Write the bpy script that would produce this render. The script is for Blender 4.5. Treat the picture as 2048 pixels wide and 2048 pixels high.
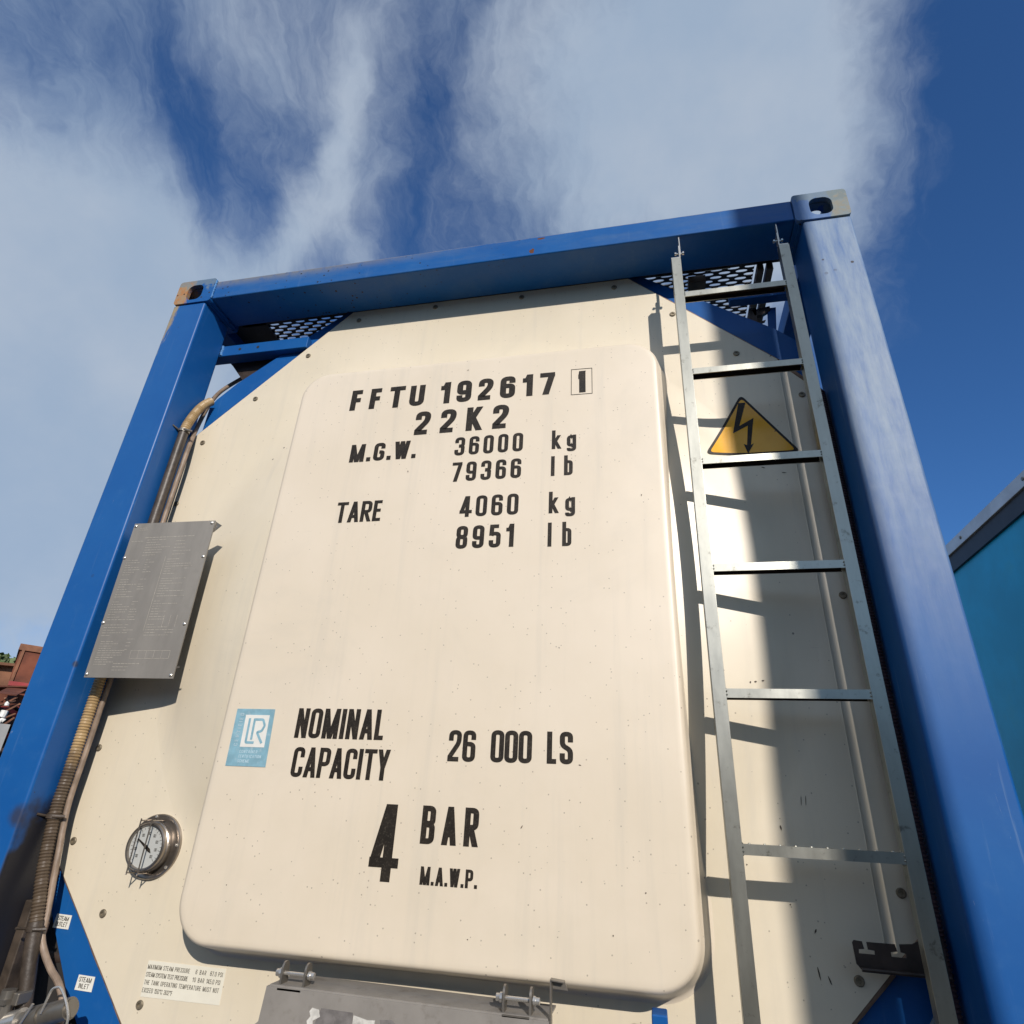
import bpy, bmesh, math, random
from mathutils import Vector, Matrix, Euler
random.seed(7)
for o in list(bpy.data.objects): bpy.data.objects.remove(o)
scene = bpy.context.scene
COL = scene.collection
R = math.radians

# ------------------------------------------------------------------ camera
TOP = 3.45                       # height of the top of the tank frame above the ground
CAMLOC = Vector((0.52625, -1.48403, TOP - 1.85253))
CAMROT = Euler((2.03124, -0.04669, 0.20429), 'XYZ')
cd = bpy.data.cameras.new('camera'); cam = bpy.data.objects.new('camera', cd); COL.objects.link(cam)
cam.location = CAMLOC; cam.rotation_euler = CAMROT
cd.sensor_width = 36; cd.lens = 36 * 1234.708 / 2048
cd.clip_start = 0.05; cd.clip_end = 3000
scene.camera = cam
scene.render.resolution_x = 1024; scene.render.resolution_y = 1024

# ------------------------------------------------------------------ world
SUN = Vector((0.5, -1.0, 0.56)).normalized()      # towards the sun
w = bpy.data.worlds.new('World'); scene.world = w; w.use_nodes = True
nt = w.node_tree; nt.nodes.clear()
def N(t, typ, **kw):
    n = t.nodes.new(typ)
    for k, v in kw.items(): setattr(n, k, v)
    return n
def M(t, op, a, b=None, c=None, clamp=False):
    n = t.nodes.new('ShaderNodeMath'); n.operation = op; n.use_clamp = clamp
    for i, v in enumerate((a, b, c)):
        if v is None: continue
        if isinstance(v, (int, float)): n.inputs[i].default_value = v
        else: t.links.new(v, n.inputs[i])
    return n.outputs[0]
def VM(t, op, a, b=None):
    n = t.nodes.new('ShaderNodeVectorMath'); n.operation = op
    for i, v in enumerate((a, b)):
        if v is None: continue
        if isinstance(v, (tuple, list, Vector)): n.inputs[i].default_value = v
        else: t.links.new(v, n.inputs[i])
    return n
def SM(t, v, lo, hi):            # smoothstep
    n = t.nodes.new('ShaderNodeMapRange'); n.interpolation_type = 'SMOOTHSTEP'
    t.links.new(v, n.inputs[0]); n.inputs[1].default_value = lo; n.inputs[2].default_value = hi
    return n.outputs[0]
def MIX(t, f, a, b, typ='MIX'):
    n = t.nodes.new('ShaderNodeMix'); n.data_type = 'RGBA'; n.blend_type = typ
    for k, v in ((0, f), (6, a), (7, b)):
        if isinstance(v, (int, float)): n.inputs[k].default_value = v
        elif isinstance(v, (tuple, list)): n.inputs[k].default_value = (*v[:3], 1)
        else: t.links.new(v, n.inputs[k])
    return n.outputs[2]
sky = N(nt, 'ShaderNodeTexSky', sky_type='NISHITA', sun_disc=False)
sky.sun_elevation = math.asin(SUN.z); sky.sun_rotation = math.atan2(SUN.x, SUN.y)
sky.altitude = 150; sky.air_density = 1.0; sky.dust_density = 0.6; sky.ozone_density = 2.2
tc = N(nt, 'ShaderNodeTexCoord')
D = tc.outputs['Generated']
nz1 = N(nt, 'ShaderNodeTexNoise'); nz1.inputs['Scale'].default_value = 2.6; nz1.inputs['Detail'].default_value = 6; nz1.inputs['Roughness'].default_value = .58
nt.links.new(D, nz1.inputs['Vector'])
warp = VM(nt, 'SCALE', VM(nt, 'SUBTRACT', nz1.outputs['Color'], (.5, .5, .5)).outputs[0]); warp.inputs['Scale'].default_value = .26
DW = VM(nt, 'ADD', D, warp.outputs[0]).outputs[0]
def camdir(dx, dy, dz=-1): 
    v = CAMROT.to_matrix() @ Vector((dx, dy, dz)); return v.normalized()
# cloud banks: (centre direction, half widths along two tangents, turn, weight)
BANKS = [
 ((-.73,.52,.42), .26,.26, 0, 1.0), ((-.70,.65,.28), .30,.20, 0, .6), ((-.60,.60,.50), .10,.14, 0, .40),
 ((-.80,.36,.48), .22,.24, 0, .8), ((-.64,.47,.58), .10,.12, 0, .35),
 ((-.325,.442,.836), .035,.10, -8, .50), ((-.442,.545,.713), .035,.15, -38, .62), ((-.376,.492,.785), .035,.10, -28, .45), ((-.37,.56,.74), .03,.10, 30, .35),
 ((-.40,.60,.69), .10,.05, 0, .30),
 ((.135,.541,.83), .27,.24, 0, .88), ((-.066,.57,.819), .11,.18, 0, .45), ((.20,.47,.86), .13,.18, 0, .55), ((-.0,.42,.9), .14,.14, 0, .45),
 ((.20,.62,.75), .11,.17, 0, .6),
 ((-.43,.30,.85), .10,.14, 20, .40), ((-.28,.36,.89), .06,.14, 0, .22), ((-.60,.26,.76), .08,.06, 0, -.15),
 ((-.40,.42,.81), .34,.34, 0, .17), ((-.52,.385,.76), .085,.10, 0, -.34), ((-.25,.52,.82), .03,.22, -6, -.22), ((.47,.60,.65), .16,.6, -18, -.75), ((-.487,.493,.720), .04,.05, 0, -.24), ((-.42,.62,.66), .03,.05, 0, -.2),
 ((-.75,.62,.21), .06,.025, 0, -.35),
 ((.2,-.8,.55), .9,.5, 0, .95), ((-.9,-.3,.4), .7,.5, 0, .9), ((.0,-.4,.9), .7,.4, 0, .7), ((.9,-.1,.4), .5,.4, 0, .7),  # unseen banks added behind and beside the viewer to whiten the fill
]
acc = None
for (c, sa, sb, ang, wt) in BANKS:
    c = Vector(c).normalized()
    right = c.cross(Vector((0, 0, 1))).normalized(); up = right.cross(c)
    a = R(ang); t1 = right * math.cos(a) + up * math.sin(a); t2 = -right * math.sin(a) + up * math.cos(a)
    df = VM(nt, 'SUBTRACT', DW, c).outputs[0]
    u = VM(nt, 'DOT_PRODUCT', df, t1 / sa).outputs['Value']; v = VM(nt, 'DOT_PRODUCT', df, t2 / sb).outputs['Value']
    k = VM(nt, 'DOT_PRODUCT', df, c / .6).outputs['Value']
    r2 = M(nt, 'ADD', M(nt, 'ADD', M(nt, 'MULTIPLY', u, u), M(nt, 'MULTIPLY', v, v)), M(nt, 'MULTIPLY', k, k))
    g = M(nt, 'MULTIPLY', M(nt, 'EXPONENT', M(nt, 'MULTIPLY', r2, -1.0)), wt)
    acc = g if acc is None else M(nt, 'ADD', acc, g)
# wispy structure: streaks of ice cloud
mp = N(nt, 'ShaderNodeMapping', vector_type='TEXTURE'); mp.inputs['Rotation'].default_value = (R(20), R(-12), R(18)); mp.inputs['Scale'].default_value = (.55, 1.1, 1.5)
nt.links.new(DW, mp.inputs['Vector'])
nz2 = N(nt, 'ShaderNodeTexNoise'); nz2.inputs['Scale'].default_value = 5.0; nz2.inputs['Detail'].default_value = 9; nz2.inputs['Roughness'].default_value = .62; nz2.inputs['Distortion'].default_value = .5
nt.links.new(mp.outputs[0], nz2.inputs['Vector'])
nz3 = N(nt, 'ShaderNodeTexNoise'); nz3.inputs['Scale'].default_value = 17.0; nz3.inputs['Detail'].default_value = 8; nz3.inputs['Roughness'].default_value = .68; nz3.inputs['Distortion'].default_value = 1.2
nt.links.new(mp.outputs[0], nz3.inputs['Vector'])
wis = M(nt, 'ADD', M(nt, 'SUBTRACT', nz2.outputs[0], .5), M(nt, 'MULTIPLY', M(nt, 'SUBTRACT', nz3.outputs[0], .5), .42))
dens = M(nt, 'ADD', acc, M(nt, 'MULTIPLY', wis, 1.05))
dens = SM(nt, dens, -.04, 1.22)
cc = MIX(nt, SM(nt, nz1.outputs[0], .3, .7), (3.5, 4.5, 5.9), (4.7, 5.4, 6.4))
tint = MIX(nt, 1.0, sky.outputs[0], (.42, .80, 1.25), 'MULTIPLY')
skyc = MIX(nt, M(nt, 'MULTIPLY', dens, .93), tint, cc)
bg = N(nt, 'ShaderNodeBackground'); bg.inputs[1].default_value = 0.10
nt.links.new(skyc, bg.inputs[0])
wo = N(nt, 'ShaderNodeOutputWorld'); nt.links.new(bg.outputs[0], wo.inputs[0])

# ------------------------------------------------------------------ sun
sl = bpy.data.lights.new('sun', 'SUN'); sl.energy = 4.2; sl.angle = R(.53); sl.color = (1, .92, .84)
so = bpy.data.objects.new('sun', sl); COL.objects.link(so)
so.rotation_euler = SUN.to_track_quat('Z', 'Y').to_euler()
vs = scene.view_settings; vs.view_transform = 'Standard'; vs.look = 'None'; vs.gamma = 1; vs.use_curve_mapping = False; vs.exposure = 0.0
scene.render.engine = 'CYCLES'

# ------------------------------------------------------------------ materials
MATS = {}
def newmat(name):
    m = bpy.data.materials.new(name); m.use_nodes = True; t = m.node_tree
    b = t.nodes['Principled BSDF']; MATS[name] = m
    return m, t, b
def noise(t, vec, scale, detail=4, rough=.5, dist=0):
    n = N(t, 'ShaderNodeTexNoise'); n.inputs['Scale'].default_value = scale; n.inputs['Detail'].default_value = detail
    n.inputs['Roughness'].default_value = rough; n.inputs['Distortion'].default_value = dist
    t.links.new(vec, n.inputs['Vector']); return n.outputs[0]
def objc(t): return N(t, 'ShaderNodeTexCoord').outputs['Object']
def stretch(t, vec, s):
    m = N(t, 'ShaderNodeMapping'); m.inputs['Scale'].default_value = s; t.links.new(vec, m.inputs['Vector']); return m.outputs[0]
def specks(t, vec, scale, size, thresh):   # scattered dots, thresh = share of cells that carry one
    v = N(t, 'ShaderNodeTexVoronoi'); v.inputs['Scale'].default_value = scale; t.links.new(vec, v.inputs['Vector'])
    s = N(t, 'ShaderNodeSeparateColor'); t.links.new(v.outputs['Color'], s.inputs[0])
    rad = M(t, 'MULTIPLY', M(t, 'MULTIPLY', s.outputs[1], s.outputs[1]), size)
    dot = M(t, 'LESS_THAN', v.outputs['Distance'], rad)
    return M(t, 'MULTIPLY', dot, M(t, 'LESS_THAN', s.outputs[0], thresh))
def bump(t, b, h, strength, dist=.002):
    n = N(t, 'ShaderNodeBump'); n.inputs['Strength'].default_value = strength; n.inputs['Distance'].default_value = dist
    t.links.new(h, n.inputs['Height']); t.links.new(n.outputs[0], b.inputs['Normal'])
def simple(name, col, rough=.5, metal=0, var=.15, scale=12, spec=.5, bmp=0, dirt=None):
    m, t, b = newmat(name); c = objc(t)
    n = noise(t, c, scale, 6, .6)
    dark = tuple(x * (1 - var) for x in col); light = tuple(min(1, x * (1 + var)) for x in col)
    out = MIX(t, SM(t, n, .3, .7), dark, light)
    if dirt:
        out = MIX(t, M(t, 'MULTIPLY', SM(t, noise(t, c, dirt[1], 8, .65), .52, .72), dirt[2]), out, dirt[0])
    t.links.new(out, b.inputs['Base Color'])
    b.inputs['Roughness'].default_value = rough; b.inputs['Metallic'].default_value = metal
    b.inputs['Specular IOR Level'].default_value = spec
    if bmp: bump(t, b, noise(t, c, scale * 6, 4), bmp)
    return m
def sep(t, vec):
    s = N(t, 'ShaderNodeSeparateXYZ'); t.links.new(vec, s.inputs[0]); return s.outputs
ZO = 2.591        # object z = ZO + height relative to the frame top
def blue_paint(name, top_wear=False, post_wear=False, grime=False, casting=0, chalk=0.0):
    m, t, b = newmat(name); c = objc(t); x, y, z = sep(t, c)
    n1 = noise(t, c, 2.5, 5, .6); n2 = noise(t, c, 26, 8, .7)
    col = MIX(t, SM(t, n1, .3, .7), (.006, .080, .285), (.010, .098, .315))
    col = MIX(t, M(t, 'MULTIPLY', SM(t, n2, .5, .8), .25), col, (.05, .15, .33))
    # fine drips and scratches running down
    n3 = noise(t, stretch(t, c, (60, 60, 3)), 1, 4, .6)
    col = MIX(t, M(t, 'MULTIPLY', SM(t, n3, .60, .78), .10 + chalk * .35), col, (.22, .32, .46))
    if chalk:
        nc = noise(t, stretch(t, c, (34, 34, 5)), 1, 9, .7, .2)
        cf = M(t, 'MULTIPLY', SM(t, nc, .05, .75), M(t, 'MULTIPLY', SM(t, z, ZO - 1.75, ZO - .75), SM(t, y, .012, .001)))
        col = MIX(t, M(t, 'MULTIPLY', cf, chalk), col, (.27, .34, .41))
    rgh = M(t, 'ADD', M(t, 'MULTIPLY', n2, .16), .40 if chalk else .30)
    if top_wear:
        f = M(t, 'MULTIPLY', SM(t, z, ZO - .065, ZO - .01), SM(t, x, .2, -.75))
        f = M(t, 'MULTIPLY', f, SM(t, noise(t, c, 24, 10, .78), .30, .52))
        col = MIX(t, M(t, 'MULTIPLY', f, .8), col, (.20, .19, .165))
        col = MIX(t, M(t, 'MULTIPLY', SM(t, noise(t, stretch(t, c, (3, 3, 14)), 1, 8, .7), .42, .7), .30), col, (.10, .16, .25))
        f2 = M(t, 'MULTIPLY', SM(t, z, ZO - .022, ZO - .013), SM(t, noise(t, c, 16, 8, .8), .38, .55))
        col = MIX(t, f2, col, (.30, .23, .15))
        ch = specks(t, c, 90, .42, .34)
        col = MIX(t, M(t, 'MULTIPLY', ch, M(t, 'MULTIPLY', SM(t, noise(t, c, 4.2, 3), .40, .55), SM(t, x, .5, -.5))), col, (.02, .018, .02))
        # two bigger rust chips mid-span
        for (px, pz, sx, sz) in ((.235, -.028, .017, .006), (.205, -.085, .012, .014)):
            dx = M(t, 'DIVIDE', M(t, 'SUBTRACT', x, px), sx); dz = M(t, 'DIVIDE', M(t, 'SUBTRACT', z, ZO + pz), sz)
            rr = M(t, 'ADD', M(t, 'ADD', M(t, 'MULTIPLY', dx, dx), M(t, 'MULTIPLY', dz, dz)), M(t, 'MULTIPLY', M(t, 'SUBTRACT', noise(t, c, 90, 4), .5), 2.6))
            col = MIX(t, M(t, 'LESS_THAN', rr, .6), col, (.12, .045, .02))
    if casting:
        # scraped, rusty outer corner
        f = SM(t, M(t, 'MULTIPLY', x, casting), 1.135, 1.20)
        nn = noise(t, stretch(t, c, (18, 18, 9)), 1, 9, .7, .4)
        g = SM(t, M(t, 'ADD', nn, M(t, 'MULTIPLY', f, .42)), .62, .76)
        rust = MIX(t, SM(t, noise(t, c, 40, 6, .7), .4, .6), (.30, .22, .14) if casting < 0 else (.21, .25, .26), (.36, .17, .07) if casting < 0 else (.25, .24, .20))
        col = MIX(t, g, col, rust)
        g2 = SM(t, M(t, 'ADD', noise(t, c, 30, 8, .7), M(t, 'MULTIPLY', SM(t, z, ZO - .07, ZO), .3)), .62, .72)
        col = MIX(t, M(t, 'MULTIPLY', g2, .7), col, (.16, .21, .23))
        rgh = M(t, 'ADD', M(t, 'MULTIPLY', g, .3), rgh)
        ch = specks(t, c, 70, .4, .12); col = MIX(t, ch, col, (.03, .025, .02))
    if chalk or post_wear:
        sc = noise(t, stretch(t, c, (70, 70, 12)), 1, 6, .75, .8)
        col = MIX(t, M(t, 'MULTIPLY', SM(t, sc, .66, .72), .35), col, (.42, .48, .52))
        dk = specks(t, c, 38, .22, .10); col = MIX(t, M(t, 'MULTIPLY', dk, SM(t, noise(t, c, 5, 3), .45, .6)), col, (.03, .03, .04))
    if post_wear:
        f = M(t, 'MULTIPLY', SM(t, x, -1.155, -1.21), SM(t, z, ZO - .55, ZO - .15))
        nn = noise(t, stretch(t, c, (22, 22, 7)), 1, 8, .7, .5)
        g = SM(t, M(t, 'ADD', nn, M(t, 'MULTIPLY', f, .36)), .70, .80)
        col = MIX(t, M(t, 'MULTIPLY', g, f), col, (.30, .24, .14))
        ch = specks(t, c, 30, .16, .05); col = MIX(t, ch, col, (.05, .06, .08))
    if grime:
        # black grease wiped on the inner face low down, beside the hose clamps
        gx = SM(t, x, -1.084, -1.0775)
        gz = SM(t, M(t, 'ADD', M(t, 'ADD', z, M(t, 'MULTIPLY', y, -1.2)), M(t, 'MULTIPLY', M(t, 'SUBTRACT', noise(t, c, 14, 6), .5), .30)), ZO - 1.88, ZO - 2.0)
        col = MIX(t, M(t, 'MULTIPLY', M(t, 'MULTIPLY', gx, gz), .96), col, (.018, .015, .012))
        for (px, py, pz, rad) in ((-1.088, 0, -1.905, .036), (-1.078, 0, -1.515, .012), (-1.118, 0, -1.70+.0, 0.0)):
            if not rad: continue
            dd = VM(t, 'DISTANCE', c, (px, py, ZO + pz)).outputs['Value']
            dd = M(t, 'ADD', dd, M(t, 'MULTIPLY', M(t, 'SUBTRACT', noise(t, c, 30, 4), .5), .03))
            col = MIX(t, M(t, 'MULTIPLY', SM(t, dd, rad, rad * .2), .75), col, (.035, .03, .03))
    t.links.new(col, b.inputs['Base Color']); t.links.new(rgh, b.inputs['Roughness'])
    b.inputs['Specular IOR Level'].default_value = .22 if chalk else (.30 if post_wear else .22)
    bump(t, b, M(t, 'ADD', noise(t, c, 7, 3), M(t, 'MULTIPLY', n2, .3)), .12, .003)
    return m
blue_post_l = blue_paint('blue_paint_post', post_wear=True, grime=True)
blue_post_r = blue_paint('blue_paint_chalky_post', chalk=.86)
blue_beam = blue_paint('blue_paint_beam', top_wear=True)
blue_cast_l = blue_paint('blue_paint_rusty_casting', casting=-1)
blue_cast_r = blue_paint('blue_paint_scuffed_casting', casting=1, chalk=.35)
blue = blue_paint('blue_paint')

def cream(name, c0, c1, rough, lower=(1, .94, .84)):
    m, t, b = newmat(name); c = objc(t); x, y, z = sep(t, c)
    col = MIX(t, SM(t, noise(t, c, 2.2, 6, .6), .3, .7), c0, c1)
    # dusty vertical streaks
    st = noise(t, stretch(t, c, (26, 26, 1.5)), 1, 6, .65)
    col = MIX(t, M(t, 'MULTIPLY', SM(t, st, .48, .75), .30), col, (.52, .48, .40))
    bl = noise(t, c, 1.6, 9, .7, .8)
    col = MIX(t, M(t, 'MULTIPLY', SM(t, bl, .50, .72), .26), col, (.50, .46, .38))
    # dirt gathering low
    dn = M(t, 'MULTIPLY', SM(t, z, ZO - .9, ZO - 2.6), SM(t, noise(t, c, 5, 8, .7), .25, .75))
    col = MIX(t, M(t, 'MULTIPLY', dn, .35), col, (.56, .50, .38))
    s1 = specks(t, c, 26, .095, .42); s2 = specks(t, c, 80, .20, .20)
    fa = M(t, 'MAXIMUM', M(t, 'MULTIPLY', s1, .85), M(t, 'MULTIPLY', s2, .5))
    col = MIX(t, fa, col, (.10, .075, .05))
    # faint scuffs
    sc = noise(t, stretch(t, c, (9, 9, 90)), 1, 5, .7, .3)
    col = MIX(t, M(t, 'MULTIPLY', M(t, 'MULTIPLY', SM(t, sc, .68, .74), SM(t, noise(t, c, 4, 3), .5, .65)), .35), col, (.30, .26, .22))
    t.links.new(col, b.inputs['Base Color'])
    t.links.new(M(t, 'ADD', M(t, 'MULTIPLY', noise(t, c, 14, 7, .65), .14), rough), b.inputs['Roughness'])
    b.inputs['Specular IOR Level'].default_value = .85
    bump(t, b, noise(t, c, 3.0, 2), .35, .012)
    return m
cream_panel = cream('cream_panel_paint', (.665, .59, .445), (.705, .63, .49), .33)
cream_cover = cream('cream_cover_paint', (.675, .59, .46), (.71, .625, .50), .36)

def steel(name, base, rough, smear=.5, dirt=.25, metal=.75):
    m, t, b = newmat(name); c = objc(t)
    n = noise(t, stretch(t, c, (14, 14, 3)), 1, 8, .7)
    col = MIX(t, SM(t, n, .3, .7), tuple(q * .8 for q in base), base)
    d = SM(t, noise(t, c, 22, 8, .72), .56, .66)
    col = MIX(t, M(t, 'MULTIPLY', d, dirt), col, (.10, .09, .07))
    t.links.new(col, b.inputs['Base Color']); b.inputs['Metallic'].default_value = metal
    t.links.new(M(t, 'ADD', M(t, 'MULTIPLY', n, smear * .3), rough), b.inputs['Roughness'])
    bump(t, b, noise(t, c, 60, 5), .04)
    return m
ladder_steel = steel('galvanised_ladder_steel', (.42, .42, .37), .27, .4, .6, .92)
plate_steel = steel('stainless_plate', (.25, .235, .21), .42, .4, .1, .35)
gauge_steel = steel('stainless_gauge', (.36, .32, .28), .26, .3, .3, .9)
bright_steel = steel('bright_bolt_steel', (.62, .60, .56), .22, .3, .15)
dull_steel = steel('dull_bracket_steel', (.26, .24, .21), .36, .4, .3)
decal = simple('black_decal_vinyl', (.018, .014, .010), .5, var=.3, scale=30, spec=.28, dirt=((.30, .26, .20), 260, .18))
seal = simple('brown_sealant', (.20, .13, .09), .7, var=.35, scale=30, bmp=.3)
bolt_m = simple('dirty_bolt', (.20, .17, .12), .5, .5, .4, 60)
hole_m = simple('dark_recess', (.02, .018, .016), .8)
black_rub = simple('greasy_black_sleeve', (.055, .042, .032), .45, var=.4, scale=20, bmp=.3)
tan_hose2 = simple('tan_tube', (.23, .17, .125), .5, var=.3, scale=18)
dark_brown = simple('rung_shade_brown', (.045, .032, .026), .5, .3, .4, 14, bmp=.2)
brown_ch = simple('brown_galvanised_channel', (.13, .10, .075), .5, .3, .4, 14)
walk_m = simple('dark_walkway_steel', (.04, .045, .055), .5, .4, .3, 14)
shell = simple('grey_tank_cladding', (.30, .30, .29), .45, .3)
grey_cab = simple('grey_cabinet_paint', (.24, .225, .205), .42, 0, .12, 8, dirt=((.12, .10, .08), 30, .5))
peel_w = simple('peeled_sticker_paper', (.55, .54, .50), .7, 0, .2, 60, dirt=((.20, .18, .16), 50, .8))
peel_d = simple('sticker_glue_grey', (.15, .14, .135), .8, 0, .25, 50)
lbl_white = simple('label_white', (.74, .73, .66), .5, 0, .04, 20, dirt=((.4, .36, .28), 40, .3))
lr_blue = simple('certificate_blue', (.20, .37, .45), .5, 0, .12, 40, dirt=((.50, .56, .58), 50, .4))
lr_white = simple('certificate_white', (.68, .68, .64), .5, 0, .04, 30)
lr_text = simple('certificate_letter', (.40, .55, .62), .5)
dial_m = simple('dial_white', (.42, .43, .41), .5, 0, .04)
eng = simple('engraved_line', (.42, .39, .33), .5, .3, .2, 60)
teal = simple('teal_container_paint', (.003, .36, .60), .4, 0, .12, 2.0, dirt=((.03, .36, .48), 3, .4))
alu = simple('pale_aluminium_rail', (.55, .54, .53), .45, .5, .12, 5)
shade_black = simple('under_rail_black', (.02, .02, .025), .5)
rust = simple('rusty_red_steel', (.13, .038, .018), .8, 0, .4, 2.5, dirt=((.18, .07, .035), 5, .7))
rust2 = simple('rusty_brown_steel', (.19, .085, .045), .85, 0, .4, 2.5, dirt=((.08, .03, .02), 6, .7))
red_m = simple('faded_red_paint', (.28, .02, .022), .6, 0, .3, 5, dirt=((.14, .06, .04), 8, .7))
patch_m = simple('pale_rusty_patch', (.50, .36, .22), .8, 0, .3, 6, dirt=((.25, .10, .04), 10, .8))
white_junk = simple('white_junk_paint', (.7, .7, .66), .6)
conc = simple('grey_concrete', (.30, .31, .31), .85, 0, .15, 3, bmp=.2)
leaf_a = simple('foliage_green', (.055, .090, .022), .7, 0, .35, .8)
leaf_b = simple('foliage_pale_green', (.095, .13, .05), .7, 0, .3, .8)
bark = simple('bark', (.09, .06, .04), .9)
pole_grey = simple('shadow_pole_grey', (.35, .36, .36), .5, .5)
ground_m = simple('gravel_yard', (.060, .052, .040), .95, 0, .35, 1.2, bmp=.5, dirt=((.045, .04, .032), .6, .7))

def ladder_tread(): pass
# yellow sign film (glossy)
m, t, b = newmat('yellow_sign_film'); b.inputs['Specular IOR Level'].default_value = .5; c = objc(t)
col = MIX(t, SM(t, noise(t, c, 9, 6, .6), .3, .7), (.74, .36, .012), (.80, .41, .02))
col = MIX(t, M(t, 'MULTIPLY', specks(t, c, 70, .2, .06), .6), col, (.1, .06, .02))
t.links.new(col, b.inputs['Base Color']); b.inputs['Roughness'].default_value = .24; yellow = m
# corrugated hose: tan, blackened by grease low down
m, t, b = newmat('tan_corrugated_conduit'); c = objc(t); x, y, z = sep(t, c)
col = MIX(t, SM(t, noise(t, c, 12, 5), .3, .7), (.30, .20, .095), (.40, .28, .14))
zz = M(t, 'ADD', z, M(t, 'MULTIPLY', M(t, 'SUBTRACT', noise(t, c, 25, 5), .5), .12))
col = MIX(t, M(t, 'MULTIPLY', SM(t, zz, ZO - 1.73, ZO - 1.79), .9), col, (.06, .045, .035))
t.links.new(col, b.inputs['Base Color']); b.inputs['Roughness'].default_value = .4; conduit_m = m
m, t, b = newmat('gauge_glass'); b.inputs['Base Color'].default_value = (1, 1, 1, 1); b.inputs['Roughness'].default_value = .05
b.inputs['Transmission Weight'].default_value = 1; b.inputs['IOR'].default_value = 1.1; glass = m

# ------------------------------------------------------------------ mesh helpers
class MB:
    """collects geometry given in tank coordinates (x right, y away, z from the frame top) or world coordinates"""
    def __init__(s): s.v = []; s.f = []; s.bev = False
    def add(s, vs, fs):
        k = len(s.v); s.v += [tuple(p) for p in vs]; s.f += [tuple(i + k for i in f) for f in fs]; return s
    def box(s, x0, x1, y0, y1, z0, z1, mat=None, bev=0):
        vs = [(x, y, z) for z in (z0, z1) for y in (y0, y1) for x in (x0, x1)]
        fs = [(0, 2, 3, 1), (4, 5, 7, 6), (0, 1, 5, 4), (2, 6, 7, 3), (0, 4, 6, 2), (1, 3, 7, 5)]
        if bev:
            s.bev = True
            bm = bmesh.new(); bv = [bm.verts.new(p) for p in vs]
            for f in fs: bm.faces.new([bv[i] for i in f])
            bmesh.ops.bevel(bm, geom=bm.edges[:], offset=bev, segments=3, profile=.5, affect='EDGES')
            bm.verts.ensure_lookup_table(); bm.verts.index_update()
            vs = [tuple(q.co) for q in bm.verts]; fs = [tuple(q.index for q in f.verts) for f in bm.faces]; bm.free()
        if mat: vs = [tuple(mat @ Vector(p)) for p in vs]
        return s.add(vs, fs)
    def prism(s, pts, y0, y1):              # outline in x,z, extruded in y
        n = len(pts)
        vs = [(p[0], y0, p[1]) for p in pts] + [(p[0], y1, p[1]) for p in pts]
        area = sum(pts[i][0] * pts[(i + 1) % n][1] - pts[(i + 1) % n][0] * pts[i][1] for i in range(n))
        fr = tuple(range(n)); bk = tuple(reversed(range(n, 2 * n)))
        sd = [(i, i + n, (i + 1) % n + n, (i + 1) % n) for i in range(n)]
        if area < 0: fr = fr[::-1]; bk = bk[::-1]; sd = [q[::-1] for q in sd]
        return s.add(vs, [fr, bk] + sd)
    def tube(s, pts, r, seg=12, cap=True, rfun=None):
        pts = [Vector(p) for p in pts]; n = len(pts); vs = []; fs = []
        prev = None
        for i, p in enumerate(pts):
            d = (pts[min(i + 1, n - 1)] - pts[max(i - 1, 0)]).normalized()
            if prev is None:
                a = d.cross(Vector((0, 0, 1))); a = a if a.length > .1 else d.cross(Vector((1, 0, 0))); a.normalize()
            else:
                a = (prev - d * prev.dot(d)).normalized()
            prev = a; b2 = d.cross(a)
            rr = rfun(i) if rfun else r
            vs += [tuple(p + (a * math.cos(2 * math.pi * k / seg) + b2 * math.sin(2 * math.pi * k / seg)) * rr) for k in range(seg)]
        for i in range(n - 1):
            for k in range(seg):
                q = (k + 1) % seg; fs.append((i * seg + k, i * seg + q, (i + 1) * seg + q, (i + 1) * seg + k))
        if cap: fs += [tuple(range(seg))[::-1], tuple((n - 1) * seg + k for k in range(seg))]
        return s.add(vs, fs)
    def lathe(s, prof, c, axis='y', seg=40):   # prof: (r, h) pairs round an axis through c
        vs = []; fs = []; n = len(prof)
        for (r, h) in prof:
            for k in range(seg):
                a = 2 * math.pi * k / seg
                u, v = r * math.cos(a), r * math.sin(a)
                vs.append((c[0] + u, c[1] + h, c[2] + v) if axis == 'y' else (c[0] + u, c[1] + v, c[2] + h) if axis == 'z' else (c[0] + h, c[1] + u, c[2] + v))
        for i in range(n - 1):
            for k in range(seg):
                q = (k + 1) % seg; fs.append((i * seg + k, i * seg + q, (i + 1) * seg + q, (i + 1) * seg + k))
        return s.add(vs, fs)
    def build(s, name, mat, parent=None, off=None, smooth=30, rootloc=None):
        """off: added to every vertex. Tank parts use off=(0,0,ZO)."""
        me = bpy.data.meshes.new(name)
        if off is None: off = (0, 0, ZO) if parent is not None and rootloc is None else (0, 0, 0)
        if rootloc is not None: off = (-rootloc[0], -rootloc[1], -rootloc[2])
        me.from_pydata([(a + off[0], b_ + off[1], c_ + off[2]) for a, b_, c_ in s.v], [], s.f)
        bm = bmesh.new(); bm.from_mesh(me); bmesh.ops.recalc_face_normals(bm, faces=bm.faces[:]); bm.to_mesh(me); bm.free()
        me.materials.append(mat)
        if smooth:
            me.polygons.foreach_set('use_smooth', [True] * len(me.polygons)); me.set_sharp_from_angle(angle=R(smooth))
        me.update()
        o = bpy.data.objects.new(name, me); COL.objects.link(o)
        if parent is not None: o.parent = parent
        if s.bev:
            wn = o.modifiers.new('weighted_normals', 'WEIGHTED_NORMAL'); wn.keep_sharp = True; wn.weight = 100
        return o
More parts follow.
